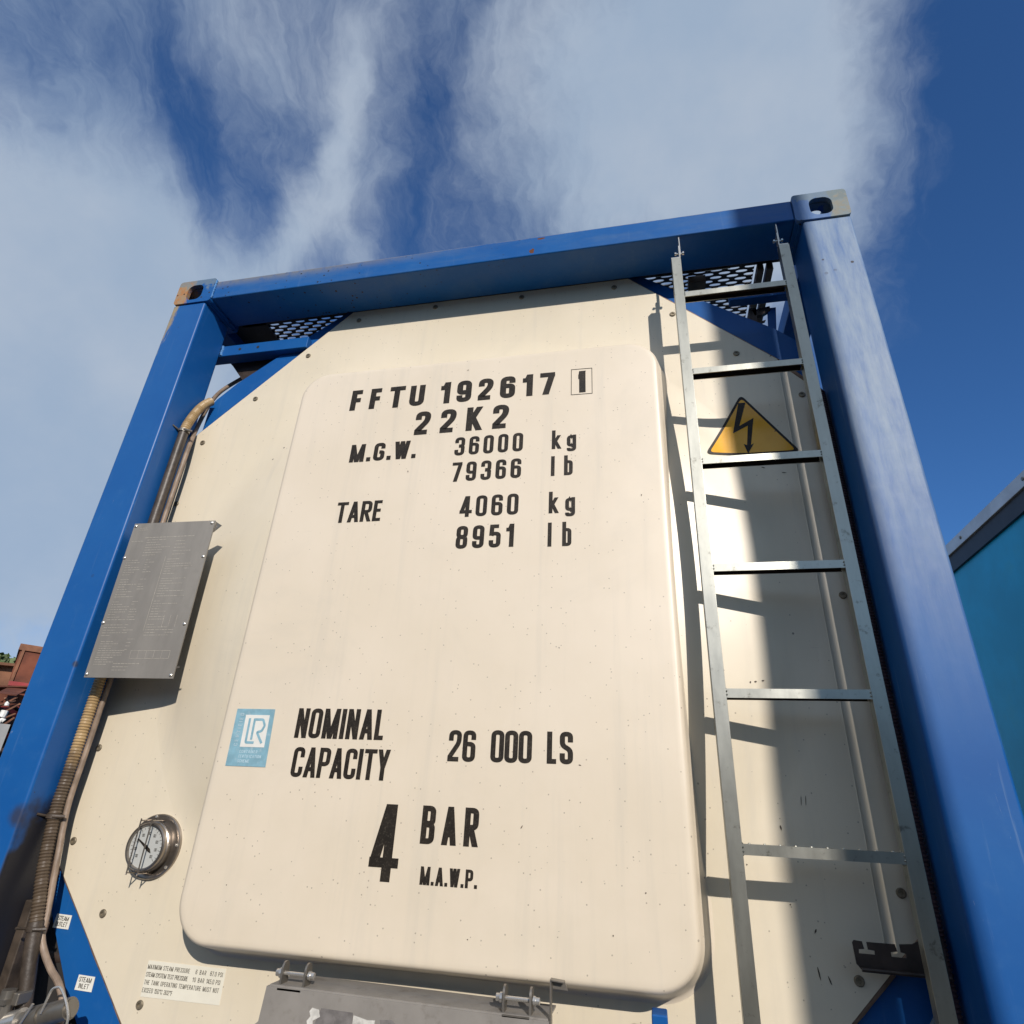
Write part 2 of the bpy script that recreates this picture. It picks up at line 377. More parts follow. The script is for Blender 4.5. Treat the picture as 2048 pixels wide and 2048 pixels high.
def empty(name, loc, label, cat, group=None):
    o = bpy.data.objects.new(name, None); COL.objects.link(o); o.location = loc; o['label'] = label; o['category'] = cat
    if group: o['group'] = group
    return o
def tag(o, label=None, cat=None, group=None, kind=None):
    for k, v in (('label', label), ('category', cat), ('group', group), ('kind', kind)):
        if v: o[k] = v
    return o
def dup(src, parent, loc=None, rot=None):
    c = src.copy(); COL.objects.link(c); c.parent = parent
    if loc is not None: c.location = loc
    if rot is not None: c.rotation_euler = rot
    return c
def smoothpath(pts, n=10):
    pts = [Vector(p) for p in pts]; P = [pts[0] * 2 - pts[1]] + pts + [pts[-1] * 2 - pts[-2]]; out = []
    for i in range(1, len(P) - 2):
        for k in range(n):
            u = k / n
            out.append(.5 * ((2 * P[i]) + (-P[i - 1] + P[i + 1]) * u + (2 * P[i - 1] - 5 * P[i] + 4 * P[i + 1] - P[i + 2]) * u * u + (-P[i - 1] + 3 * P[i] - 3 * P[i + 1] + P[i + 2]) * u ** 3))
    out.append(pts[-1]); return out
def resample(path, step):
    out = [path[0]]; acc_ = 0
    for a, b2 in zip(path, path[1:]):
        L = (b2 - a).length; d = step - acc_
        while d <= L: out.append(a + (b2 - a) * (d / L)); d += step
        acc_ = L - (d - step)
    return out
def rrect(x0, x1, z0, z1, r, n=8):
    pts = []
    for cx, cz, a0 in ((x1 - r, z1 - r, 0), (x0 + r, z1 - r, 90), (x0 + r, z0 + r, 180), (x1 - r, z0 + r, 270)):
        for k in range(n + 1):
            a = R(a0 + 90 * k / n); pts.append((cx + r * math.cos(a), cz + r * math.sin(a)))
    return pts
def ringplate(mb, outer, inner, d0, d1, tf):
    """plate with a hole; outer and inner loops have the same point count, tf(u,v,d) -> xyz"""
    n = len(outer)
    vs = [tf(*p, d0) for p in outer] + [tf(*p, d0) for p in inner] + [tf(*p, d1) for p in outer] + [tf(*p, d1) for p in inner]
    fs = []
    for i in range(n):
        j = (i + 1) % n
        fs += [(i, j, n + j, n + i), (2 * n + i, 3 * n + i, 3 * n + j, 2 * n + j), (i, 2 * n + i, 2 * n + j, j), (n + i, n + j, 3 * n + j, 3 * n + i)]
    mb.add(vs, fs)

# ------------------------------------------------------------------ lettering (own condensed alphabet)
# every glyph: width, strokes on a unit box; stroke = (points, rounded, closed)
G = {   # mode 0 sharp, 1/2 rounded, 3 slanted bar cut level at both ends, 4 level bar, 5 full stop
 'A': (1.08, [([(0, 0), (.5, 1)], 3, 0), ([(1, 0), (.5, 1)], 3, 0), ([(.16, .24), (.84, .24)], 4, 0)]),
 'B': (1, [([(0, 0), (0, 1)], 3, 0), ([(0, 1), (1, 1), (1, .53), (0, .53)], 1, 0), ([(0, .5), (1, .5), (1, 0), (0, 0)], 1, 0)]),
 'C': (1, [([(1, .68), (1, 1), (0, 1), (0, 0), (1, 0), (1, .32)], 1, 0)]),
 'D': (1, [([(0, 0), (0, 1), (1, 1), (1, 0)], 1, 1)]),
 'E': (.9, [([(1, 1), (0, 1), (0, 0), (1, 0)], 0, 0), ([(0, .52), (.9, .52)], 0, 0)]),
 'F': (.9, [([(1, 1), (0, 1), (0, -.08)], 0, 0), ([(0, .52), (.9, .52)], 0, 0)]),
 'G': (1, [([(1, .70), (1, 1), (0, 1), (0, 0), (1, 0), (1, .47), (.5, .47)], 1, 0)]),
 'H': (1, [([(0, 0), (0, 1)], 3, 0), ([(1, 0), (1, 1)], 3, 0), ([(0, .5), (1, .5)], 4, 0)]),
 'I': (0, [([(0, 0), (0, 1)], 3, 0)]), 'l': (0, [([(0, 0), (0, 1)], 3, 0)]),
 'K': (1, [([(0, 0), (0, 1)], 3, 0), ([(.0, .32), (1, 1)], 3, 0), ([(.30, .56), (1.05, 0)], 3, 0)]),
 'L': (.85, [([(0, 1.08), (0, 0), (1, 0)], 0, 0)]),
 'M': (1.5, [([(0, 0), (0, 1)], 3, 0), ([(0, 1), (.5, 0)], 3, 0), ([(1, 1), (.5, 0)], 3, 0), ([(1, 0), (1, 1)], 3, 0)]),
 'N': (1, [([(0, 0), (0, 1)], 3, 0), ([(0, 1), (1, 0)], 3, 0), ([(1, 0), (1, 1)], 3, 0)]),
 'O': (1, [([(0, 0), (0, 1), (1, 1), (1, 0)], 1, 1)]), '0': (1, [([(0, 0), (0, 1), (1, 1), (1, 0)], 1, 1)]),
 'P': (1, [([(0, 0), (0, 1)], 3, 0), ([(0, 1), (1, 1), (1, .45), (0, .45)], 1, 0)]),
 'R': (1, [([(0, 0), (0, 1)], 3, 0), ([(0, 1), (1, 1), (1, .48), (0, .48)], 1, 0), ([(.45, .46), (1.04, 0)], 3, 0)]),
 'S': (1, [([(1, .70), (1, 1), (0, 1), (0, .58), (1, .42), (1, 0), (0, 0), (0, .30)], 1, 0)]),
 'T': (1, [([(-.08, 1), (1.08, 1)], 4, 0), ([(.5, 1), (.5, 0)], 3, 0)]),
 'U': (1, [([(0, 1.08), (0, 0), (1, 0), (1, 1.08)], 1, 0)]),
 'W': (1.6, [([(0, 1), (.25, 0)], 3, 0), ([(.5, 1), (.25, 0)], 3, 0), ([(.5, 1), (.75, 0)], 3, 0), ([(1, 1), (.75, 0)], 3, 0)]),
 'X': (1, [([(0, 1), (1, 0)], 3, 0), ([(1, 1), (0, 0)], 3, 0)]),
 'Y': (1.05, [([(0, 1), (.5, .40)], 3, 0), ([(1, 1), (.5, .40)], 3, 0), ([(.5, .42), (.5, 0)], 3, 0)]),
 '1': (.48, [([(1, 0), (1, 1)], 3, 0), ([(-.1, .80), (.9, .80)], 4, 0), ([(.55, .80), (1, 1)], 3, 0)]),
 '2': (1, [([(0, .68), (0, 1), (1, 1), (1, .62), (0, .10), (0, 0), (1.06, 0)], 2, 0)]),
 '3': (1, [([(0, .72), (0, 1), (1, 1), (1, .53), (.35, .53)], 1, 0), ([(.35, .5), (1, .5), (1, 0), (0, 0), (0, .28)], 1, 0)]),
 '4': (1.08, [([(.72, 0), (.72, 1)], 3, 0), ([(0, .24), (.60, 1)], 3, 0), ([(0, .20), (1.08, .20)], 4, 0)]),
 '5': (1, [([(1, 1), (.06, 1), (0, .52)], 0, 0), ([(0, .52), (.12, .62), (1, .62), (1, 0), (0, 0), (0, .28)], 1, 0)]),
 '6': (1, [([(1, .73), (1, 1), (0, 1), (0, 0), (1, 0), (1, .35)], 1, 0), ([(1, .3), (1, .57), (0, .57)], 1, 0)]),
 '7': (.95, [([(0, 1), (1, 1)], 4, 0), ([(1, .9), (.30, 0)], 3, 0)]),
 '8': (1, [([(0, .53), (0, 1), (1, 1), (1, .53)], 1, 1), ([(0, .5), (0, 0), (1, 0), (1, .5)], 1, 1)]),
 '9': (1, [([(0, .27), (0, 0), (1, 0), (1, 1), (0, 1), (0, .65)], 1, 0), ([(0, .7), (0, .43), (1, .43)], 1, 0)]),
 'k': (.95, [([(0, 0), (0, 1)], 3, 0), ([(.0, .26), (.95, .72)], 3, 0), ([(.30, .40), (1.05, 0)], 3, 0)]),
 'b': (.95, [([(0, 0), (0, 1.08)], 0, 0), ([(0, .70), (1, .70), (1, 0), (0, 0)], 1, 1)]),
 'g': (.95, [([(1, .62), (0, .62), (0, .08), (1, .08)], 1, 1), ([(1, .72), (1, -.2), (0, -.2), (0, -.08)], 1, 0)]),
 '.': (0, [([], 5, 0)]),
 '°': (.5, [([(0, .75), (0, 1), (1, 1), (1, .75)], 1, 1)]),
}
def fillet(pts, r, closed, skip=()):
    out = []; n = len(pts)
    for i, p in enumerate(pts):
        if not closed and i in (0, n - 1): out.append(p); continue
        a = Vector(pts[i - 1]); q = Vector(p); c = Vector(pts[(i + 1) % n])
        d1 = (a - q); d2 = (c - q); L = min(d1.length, d2.length) * .5
        rr = min(r, L) if i not in skip else 0
        if rr < 1e-5: out.append(p); continue
        s = q + d1.normalized() * rr; e = q + d2.normalized() * rr
        for k in range(6):
            u = k / 5; out.append(tuple((1 - u) ** 2 * s + 2 * u * (1 - u) * q + u * u * e))
    return out
def strip(pts, hw, closed):
    n = len(pts); L = []; Rr = []
    P = [Vector(p) for p in pts]
    for i in range(n):
        if closed: d0 = (P[i] - P[i - 1]).normalized(); d1 = (P[(i + 1) % n] - P[i]).normalized()
        else:
            d1 = (P[min(i + 1, n - 1)] - P[min(i, n - 2)]).normalized(); d0 = (P[max(i, 1)] - P[max(i - 1, 0)]).normalized()
        n0 = Vector((-d0.y, d0.x)); n1 = Vector((-d1.y, d1.x)); m_ = (n0 + n1)
        if m_.length < .2: m_ = n0
        m_.normalize(); k = min(1 / max(m_.dot(n0), .33), 2.2)
        L.append(P[i] + m_ * hw * k); Rr.append(P[i] - m_ * hw * k)
    return L, Rr
def text(mb, s, x0, x1, z0, h, wd, t, y, tf=None):
    """lettering of cap height h, letter width wd and stroke t, spread from x0 to x1 (x1=None: natural gap)"""
    ws = [(wd * .6 if ch == ' ' else max(G[ch][0] * (wd - t), 0) + t) for ch in s]
    gap = (x1 - x0 - sum(ws)) / max(1, len(s) - 1) if x1 is not None else t * .55
    x = x0; vy = .86
    for ch, cw in zip(s, ws):
        if ch != ' ':
            w0 = G[ch][0] * (wd - t)
            for k, (pts, rnd, closed) in enumerate(G[ch][1]):
                if rnd >= 3:
                    yy = y - .00012 * k; hb = t * vy
                    if rnd == 3:
                        (ax_, az_), (bx_, bz_) = pts; hw_ = t * (1.0 if ax_ == bx_ else 1.04)
                        quad = [(ax_ * w0, az_ * h), (ax_ * w0 + hw_, az_ * h), (bx_ * w0 + hw_, bz_ * h), (bx_ * w0, bz_ * h)]
                    elif rnd == 4:
                        (ax_, az_), (bx_, bz_) = pts; zc = az_ * (h - hb)
                        quad = [(ax_ * w0 + (t * .12 if ax_ < 0 else 0), zc), (bx_ * w0 + t, zc), (bx_ * w0 + t, zc + hb), (ax_ * w0 + (t * .12 if ax_ < 0 else 0), zc + hb)]
                    else: quad = [(0, 0), (t, 0), (t, t * 1.05), (0, t * 1.05)]
                    vs = [tf(x + a_, z0 + c_, yy) if tf else (x + a_, yy, z0 + c_) for a_, c_ in quad]
                    mb.add(vs, [(0, 1, 2, 3)]); continue
                q = [(px * w0, pz * (h / vy - t)) for px, pz in pts]
                if rnd:
                    skip = ()
                    
                    if ch == 'D': skip = (0, 1)
                    if ch in 'B' and k == 1: skip = (2,) if False else ()
                    if ch == '2': skip = (4, 5)
                    if ch == 'b': skip = (0, 3)
                    q = fillet(q, (wd - t) * .48 if rnd == 1 else (wd - t) * .48, closed, skip)
                A, B = strip(q, t / 2, closed); n = len(q)
                yy = y - .00012 * k
                vs = []
                for p in A + B:
                    X = x + t / 2 + p.x; Z = z0 + (p.y + t / 2) * vy
                    vs.append(tf(X, Z, yy) if tf else (X, yy, Z))
                m_ = n if closed else n - 1
                mb.add(vs, [(i, (i + 1) % n, n + (i + 1) % n, n + i) for i in range(m_)])
        x += cw + gap
    return mb

# ==================================================================== THE TANK CONTAINER
tank = empty('tank_container', (0, 0, TOP - ZO), 'blue framed tank container with cream end panel and steel ladder, filling the picture', 'tank container')
HW = 1.219
# ---- corner posts
for sx, mt in ((-1, blue_post_l), (1, blue_post_r)):
    mb = MB(); a, b_ = sorted((sx * HW, sx * 1.0765)); a += .0; 
    mb.box(a + (.001 if sx < 0 else 0), b_ - (.001 if sx > 0 else 0), .0, .150, -2.47, -.1185, bev=.009)
    o = mb.build('corner_post', mt, tank)
    if sx > 0: o['label'] = 'right corner post, chalky and faded towards the top'
    else: o['label'] = 'left corner post, deep blue with black grease on its inner face'
# ---- corner castings (hollow, with lifting holes)
def casting(sx, mt):
    mb = MB(); T = .012
    cx = sx * (HW - .081)
    n = 40
    def loop(hw, hh, r, ch=None, cz=0, cu=0):
        return [(cu + u, cz + v) for u, v in rrect(-hw, hw, -hh, hh, r, 9)]
    # front plate: rounded top corners
    out = loop(.081, .059, .012); inn = loop(.034, .0385, .026, cz=-.005, cu=-sx * .0)
    ringplate(mb, out, inn, -.004, .012, lambda u, v, d: (cx + u, d, -.059 + v))
    # back plate, outer side plate, top plate, inner plate, bottom plate
    mb.prism([(cx + u, -.059 + v) for u, v in loop(.081, .059, .012)], .166, .178)
    ox = sx * HW
    ringplate(mb, loop(.077, .059, .010), loop(.030, .0385, .029), 0, .012, lambda u, v, d: (ox - sx * d, .089 + u, -.059 + v))
    ringplate(mb, loop(.081, .077, .010), loop(.027, .050, .026), 0, .026, lambda u, v, d: (cx + u, .095 + v, -d))
    mb.box(*sorted((sx * (HW - .162), sx * (HW - .150))), .012, .166, -.112, -.012)
    mb.box(*sorted((sx * (HW - .150), sx * (HW - .012))), .012, .166, -.118, -.108)
    return mb.build('corner_casting', mt, tank)
casting(-1, blue_cast_l)['label'] = 'left corner casting, tan with rust at its outer corner'
casting(1, blue_cast_r)['label'] = 'right corner casting, scuffed grey blue'
# weld beads
mb = MB()
for i in range(15):
    z = -.012 - i * .0062; mb.lathe([(0, -.004), (.0035, -.003), (.005, 0), (.0035, .002)], (-1.056 + random.uniform(-.002, .002), .0, z), seg=6)
mb.build('weld_bead', simple('blue_weld', (.10, .25, .50), .35), tank)
# ---- top beam
mb = MB(); mb.box(-1.057, 1.057, .002, .1585, -.1045, -.0145, bev=.005); mb.build('top_beam', blue_beam, tank)
# ---- cross beams behind the posts
mb = MB(); mb.box(-1.16, -.70, .1515, .20, -.262, -.210, bev=.003); xb = mb.build('cross_beam', blue, tank)
for px_ in (-.995, -.915):
    MB().lathe([(.0001, -.0012), (.006, -.0012), (.006, .0)], (px_, .1515, -.235), seg=12).build('drain_hole', hole_m, xb)
mb = MB(); mb.box(.86, 1.16, .165, .20, -.255, -.205, bev=.003); mb.build('cross_beam', blue, tank)
mb = MB(); [mb.lathe([(0, -.005), (.004, -.004), (.006, 0)], (-1.075 + random.uniform(-.002, .002), .151, -.214 - k * .008), seg=6) for k in range(6)]
mb.build('weld_bead', MATS['blue_weld'], tank)
# ---- diagonal braces (plates with a return flange)
def brace(pts):
    mb = MB(); mb.prism(pts, .176, .186); return mb
for sx in (-1, 1):
    P = [(.545, -.06), (.72, -.185) if sx < 0 else (.72, -.19), (.985, -.385), (1.055, -.455), (1.075, -.49), (1.075, -.70), (1.0, -.62), (.5, -.12)]
    mb = MB(); mb.prism([(sx * x, z) for x, z in P], .180, .192)
    mb.build('diagonal_brace', blue, tank)
    P = [(1.076, -1.93), (1.076, -2.115), (.948, -2.289), (.872, -2.37), (.62, -2.56), (.50, -2.56), (.70, -2.34), (1.05, -1.97)]
    mb = MB(); mb.prism([(sx * x, z) for x, z in P], .180, .192)
    mb.build('diagonal_brace', blue, tank)
mb = MB(); mb.box(-1.0765, 1.0765, .01, .15, -2.591, -2.47, bev=.006); mb.build('bottom_beam', blue, tank)
# side rails and frame going back
for sx in (-1, 1):
    mb = MB(); mb.box(*sorted((sx * 1.215, sx * 1.11)), .178, 5.88, -.11, -.03, bev=.004); mb.build('side_rail', blue, tank)
    mb = MB(); mb.box(*sorted((sx * 1.215, sx * 1.10)), .178, 5.88, -2.58, -2.46, bev=.004); mb.build('side_rail', blue, tank)
# ---- tank barrel
mb = MB(); mb.lathe([(.02, .24), (.45, .26), (.80, .30), (1.0, .36), (1.10, .46), (1.13, .60), (1.13, 5.3), (.9, 5.6), (.02, 5.7)], (0, 0, -1.34), seg=64)
mb.build('tank_barrel', shell, tank)
# ---- end panel: octagonal skin with a stepped right margin
XL = -1.105
oct_full = [(-.536, -.104), (.527, -.104), (.975, -.530), (1.034, -.604), (1.10, -.685), (1.10, -1.965), (1.041, -2.036), (.978, -2.094), (.885, -2.184), (.50, -2.57), (-.52, -2.57), (-.746, -2.337), (-1.066, -2.024), (XL, -1.98), (XL, -.662), (-1.07, -.627)]
mb = MB()
# main field: fine grid clipped by the octagon so that the sheet can be slightly dished
inner = [(-.536, -.104), (.527, -.104), (.972, -.527), (.972, -2.098), (.885, -2.184), (.50, -2.57), (-.52, -2.57), (-.746, -2.337), (-1.066, -2.024), (XL, -1.98), (XL, -.662), (-1.07, -.627)]
mb.prism(inner, .160, .1765)
panel = mb.build('end_panel', cream_panel, tank)
mb = MB(); mb.prism([(.972, -.527), (1.034, -.604), (1.10, -.685), (1.10, -1.965), (1.041, -2.036), (.978, -2.094), (.972, -2.098)], .1685, .1765)
mb.build('stepped_margin', cream_panel, panel)
# conical bulge of the insulated tank end, mostly hidden by the raised cover
CZ, CR, CS = -1.289, .925, .255
def surf(x, z):
    u = math.hypot(x, z - CZ) - CR
    if abs(u) < .045: return .1602 - CS * (.045 - u) ** 2 / .18
    return .160 - max(0, min(.0855, -CS * u))
mb = MB(); mb.lathe([(.0001, .0745), (CR - .0855 / CS, .0745), (.80, .160 - CS * (CR - .80))] + [(CR + u, .1602 - CS * (.045 - u) ** 2 / .18) for u in (-.045, -.035, -.025, -.015, -.005, .005, .015, .025, .035, .045)], (0, 0, CZ), seg=160)
mb.build('conical_bulge', cream_panel, panel)
# rolled lip at the fold
mb = MB(); mb.tube([(.9715, .1622, -.53), (.9715, .1622, -2.097)], .0026, 10); mb.build('rolled_lip', cream_panel, panel)
# sealant line round the edge
n = len(oct_full)
for i in range(n):
    a = Vector(oct_full[i]); b_ = Vector(oct_full[(i + 1) % n])
    if abs(a.y - b_.y) < .001 or abs(a.x - b_.x) < .001: continue
    d = (b_ - a).normalized(); nn = Vector((-d.y, d.x))
    if nn.dot(a - Vector((0, -1.3))) < 0: nn = -nn
    k = max(2, int((b_ - a).length / .03)); pp = [a + (b_ - a) * q / k + nn * (.003 + random.uniform(-.0012, .0012)) for q in range(k + 1)]
    mb = MB(); mb.tube([(p.x, .1705, p.y) for p in pp], .0065, 8); mb.build('sealant_strip', seal, panel)
# bolts round the edge
bm1 = MB(); bm1.lathe([(.0001, -.001), (.004, -.001), (.0042, -.0035), (.0080, -.0035), (.0098, -.0015), (.0100, 0)], (0, 0, 0), seg=18)
first = None
for (x, z) in [(-.687, -.302), (-.866, -.486), (-1.037, -.667), (-.503, -.15), (-.194, -.129), (.477, -.139), (.14, -.132), (.669, -.295), (.854, -.49), (1.025, -.664), (-1.066, -.918), (-1.06, -1.724), (-1.045, -1.965), (-.885, -2.123), (1.027, -1.30), (1.024, -1.955), (.912, -2.113), (-.71, -2.297)]:
    y = .1595 if x < .972 else .168
    if first is None:
        first = bm1.build('bolt', bolt_m, panel, off=(0, 0, 0)); first.location = (x, y, z + ZO)
    else: dup(first, panel, (x, y, z + ZO))
# ---- raised cover (drawn tray with rounded corners)
def tray():
    mb = MB(); loops = []
    x0, x1, z0, z1 = -.602, .604, -2.152, -.487
    YF = .060
    spec = [(-.020, YF, .075), (-.011, YF + .0002, .083), (-.006, YF + .0012, .088), (-.002, YF + .0042, .092), (.001, YF + .009, .095), (.003, YF + .016, .097), (.022, .150, .112), (.028, .158, .118), (.036, .1605, .126)]
    for (o_, y, r) in spec:
        # upper corners slightly tighter, top narrower than the bottom
        pts = rrect(x0 - o_, x1 + o_, z0 - o_, z1 + o_, r, 12)
        loops.append([(px, y, pz) for px, pz in pts])
    n = len(loops[0]); vs = [p for l in loops for p in l]; fs = [tuple(range(n))]
    for i in range(len(loops) - 1):
        for k in range(n):
            q = (k + 1) % n; fs.append((i * n + k, (i + 1) * n + k, (i + 1) * n + q, i * n + q))
    mb.add(vs, fs); return mb
cover = tray().build('raised_cover', cream_cover, tank, smooth=40)
YD = .0592
ROWS = [
 (('FFTU', -.408, -.146, -.661, .086, .049, .0175), ('192617', -.092, .286, -.662, .085, .047, .0175), ('1', .3575, .3805, -.666, .083, .028, .0175)),
 (('22K2', -.165, .143, -.776, .089, .049, .0178),),
 (('M.G.W.', -.373, -.149, -.862, .066, .036, .0125), ('36000', -.023, .192, -.864, .066, .0305, .0105)),
 (('kg', .280, .353, -.865, .066, .0275, .0095),),
 (('79366', -.024, .190, -.956, .067, .0305, .0105),),
 (('lb', .279, .343, -.957, .067, .025, .0095),),
 (('TARE', -.382, -.229, -1.075, .070, .033, .0105),),
 (('4060', .012, .187, -1.076, .068, .032, .0105),),
 (('kg', .275, .350, -1.078, .069, .0275, .0095),),
 (('8951', .009, .178, -1.176, .071, .0325, .0115),),
 (('lb', .274, .340, -1.180, .073, .025, .0095),),
 (('NOMINAL', -.380, -.128, -1.692, .074, .032, .0108),),
 (('CAPACITY', -.371, -.108, -1.785, .071, .030, .0100),),
 (('26', .040, .109, -1.736, .072, .031, .0105), ('000', .147, .248, -1.735, .073, .031, .0105), ('LS', .284, .346, -1.734, .072, .030, .0108)),
 (('4', -.128, -.066, -1.996, .160, .062, .0205),),
 (('BAR', -.009, .129, -1.915, .080, .032, .0120),),
 (('M.A.W.P.', 0.0, .134, -1.996, .036, .017, .0060),),
]
for row in ROWS:
    for (s, x0, x1, z0, h, wd, t_) in row:
        mb = MB(); text(mb, s, x0, x1, z0, h, wd * 1.05, t_ * 1.14, YD)
        o = mb.build('lettering', decal, cover, smooth=0); o['label'] = 'black lettering reading ' + s
# thin frame round the check digit
mb = MB(); A, B = strip([(.3375, -.672), (.402, -.673), (.402, -.575), (.3375, -.574)], .0009, True)
mb.add([(p.x, YD, p.y) for p in A + B], [(i, (i + 1) % 4, 4 + (i + 1) % 4, 4 + i) for i in range(4)]); mb.build('digit_frame', decal, cover, smooth=0)
# small scuffs and flecks
def scuff(x, z, w_, h_, y, par, rot=0.0):
    n_ = 7; pts = []
    for k in range(n_):
        a = 2 * math.pi * k / n_; rr = random.uniform(.55, 1.0)
        u, v = w_ * rr * math.cos(a), h_ * rr * math.sin(a)
        pts.append((x + u * math.cos(rot) - v * math.sin(rot), z + u * math.sin(rot) + v * math.cos(rot)))
    MB().add([(p[0], y, p[1]) for p in pts], [tuple(range(n_))]).build('scuff_mark', bolt_dark, par, smooth=0)
bolt_dark = simple('dark_scuff', (.07, .05, .035), .7)
for x, z, w_, h_, ro in ((.230, -1.869, .0016, .0052, -.5), (-.508, -1.928, .0016, .0016, 0), (-.482, -2.027, .0018, .0018, 0), (-.005, -.535, .0035, .0016, .4), (-.167, -.909, .0018, .004, .2), (.374, -.607, .0012, .0018, 0), (.534, -1.035, .0018, .0034, -.3), (-.294, -1.818, .0015, .0015, 0), (.362, -1.735, .004, .0012, -.3), (-.02, -1.80, .0016, .001, .2), (.43, -2.06, .0018, .0018, 0), (.31, -1.46, .0012, .003, .5), (.12, -2.09, .0018, .0016, 0), (.50, -1.98, .0022, .0016, .3)):
    scuff(x, z, w_, h_, .0590, cover, ro)
# ---- certificate sticker
mb = MB(); mb.prism([(-.563, -1.622), (-.450, -1.622), (-.444, -1.765), (-.560, -1.765)], .0588, .0596); st = mb.build('certificate_sticker', lr_blue, cover, smooth=0)
MB().prism([(-.5325, -1.6375), (-.462, -1.6375), (-.459, -1.718), (-.530, -1.718)], .0583, .0587).build('white_square', lr_white, st, smooth=0)
mb = MB(); hw = .0032
for k, (pts, cl) in enumerate([([(-.518, -1.646), (-.516, -1.707), (-.492, -1.707)], 0), ([(-.503, -1.649), (-.478, -1.649), (-.470, -1.664), (-.476, -1.678), (-.489, -1.681), (-.469, -1.708)], 0), ([(-.503, -1.6465), (-.5015, -1.700)], 0)]):
    A, B = strip(fillet(pts, .004, 0), hw, 0); n = len(A)
    mb.add([(p.x, .0580 - .0001 * k, p.y) for p in A + B], [(i, i + 1, n + i + 1, n + i) for i in range(n - 1)])
text(mb, 'CERTIFIED', 0, .083, 0, .0105, .0068, .0018, .0584, tf=lambda X, Z, y: (-.5385 - Z + .0, y, -1.716 + X))
o = mb.build('lettering', lr_blue, st, smooth=0)
o.data.materials[0] = lr_blue
mb = MB()
text(mb, 'CERTIFIED', 0, .083, 0, .0105, .0068, .0020, .0581, tf=lambda X, Z, y: (-.5385 - Z, y, -1.716 + X))
text(mb, 'CONTAINER', -.528, -.475, -1.733, .0075, .005, .0014, .0583)
text(mb, 'CERTIFICATION', -.528, -.462, -1.7445, .0075, .0045, .0013, .0583)
text(mb, 'SCHEME', -.528, -.493, -1.756, .0075, .005, .0014, .0583)
mb.build('small_print', lr_text, st, smooth=0)

# ---- high voltage warning sign, a film that follows the sheet
sgn = [(.848, -.652), (.7235, -.870), (.990, -.870)]
def film(pts, off, name, mat, parent):
    bm = bmesh.new(); bm.faces.new([bm.verts.new((p[0], 0, p[1])) for p in pts])
    for ax, lo, hi in ((0, min(p[0] for p in pts), max(p[0] for p in pts)), (2, min(p[1] for p in pts), max(p[1] for p in pts))):
        k = lo + .012
        while k < hi:
            co = [0, 0, 0]; co[ax] = k; no = [0, 0, 0]; no[ax] = 1
            bmesh.ops.bisect_plane(bm, geom=bm.verts[:] + bm.edges[:] + bm.faces[:], plane_co=co, plane_no=no); k += .012
    bmesh.ops.triangulate(bm, faces=bm.faces[:])
    bm.verts.index_update(); mb = MB()
    mb.add([(v.co.x, surf(v.co.x, v.co.z) - off - .0006, v.co.z) for v in bm.verts], [tuple(q.index for q in f.verts) for f in bm.faces]); bm.free()
    return mb.build(name, mat, parent, smooth=0)
def tri(off, r):
    c = Vector((.854, -.797)); pts = [c + (Vector(p) - c) * off for p in sgn]
    return fillet([tuple(p) for p in pts], r, True)
sign = film(tri(1.0, .020), .0011, 'warning_sign', decal, tank)
film(tri(.90, .014), .0016, 'yellow_field', yellow, sign)
film([(.838, -.684), (.859, -.684), (.832, -.767), (.875, -.742), (.857, -.836), (.866, -.831), (.8455, -.866), (.837, -.831), (.846, -.836), (.856, -.768), (.811, -.792)], .0021, 'lightning_bolt', decal, sign)
for x, z, w_, h_, ro in ((.865, -.905, .010, .0015, .3), (.881, -.914, .006, .002, -.4), (.895, -.905, .004, .0012, 0), (.935, -.935, .008, .0016, -.1), (.86, -.940, .003, .0008, .2), (.852, -1.787, .0009, .013, -.12), (.862, -1.785, .0009, .013, -.12), (.801, -1.843, .002, .006, .3), (.782, -1.527, .005, .0025, .2), (.80, -1.524, .004, .002, .2), (.770, -1.529, .0025, .003, .2), (.843, -2.034, .0025, .006, -.4), (.838, -2.106, .0018, .018, .15), (.857, -2.118, .0018, .010, .3), (.955, -.512, .006, .002, .5), (.88, -.535, .006, .0012, -.1), (.80, -1.99, .002, .002, 0), (.70, -2.12, .0026, .0026, 0), (.72, -1.92, .0022, .0022, 0)):
    scuff(x, z, w_, h_, surf(x, z) - .0012, panel, ro)
sign['label'] = 'triangular yellow high voltage warning sign with black lightning bolt'

# ---- ladder
lad = MB()
def rail(x0, x1):
    m_ = MB(); m_.box(x0, x1, .0, .026, -2.56, -.208, bev=.0009); return m_
ladder = rail(.667, .6965).build('ladder', ladder_steel, tank)
ladder['label'] = 'steel access ladder bolted under the top beam'
ladder.name = 'ladder_rail_body'
lad_root = bpy.data.objects.new('ladder', None); COL.objects.link(lad_root); lad_root.parent = tank; lad_root['label'] = 'steel access ladder bolted under the top beam'
del ladder['label']; ladder.name = 'rail'; ladder.parent = lad_root
rail(.9935, 1.0235).build('rail', ladder_steel, lad_root)
rg = MB()
rg.box(.6965, .9935, .001, .0032, -.0200, 0); rg.box(.6965, .9935, .0032, .0278, -.0022, 0); rg.box(.6965, .9935, .0278, .030, -.0200, 0); rg.box(.6975, .9925, .0033, .0277, -.0060, -.0023)
for k in range(10):
    xx = .712 + k * .0295; rg.lathe([(.0001, .0022), (.0018, .0020), (.0030, 0), (.0031, -.0005)], (xx, .014, 0), axis='z', seg=6)
rg.tube([(.7, .003, -.0015), (.99, .003, -.0015)], .0018, 8)
first = None
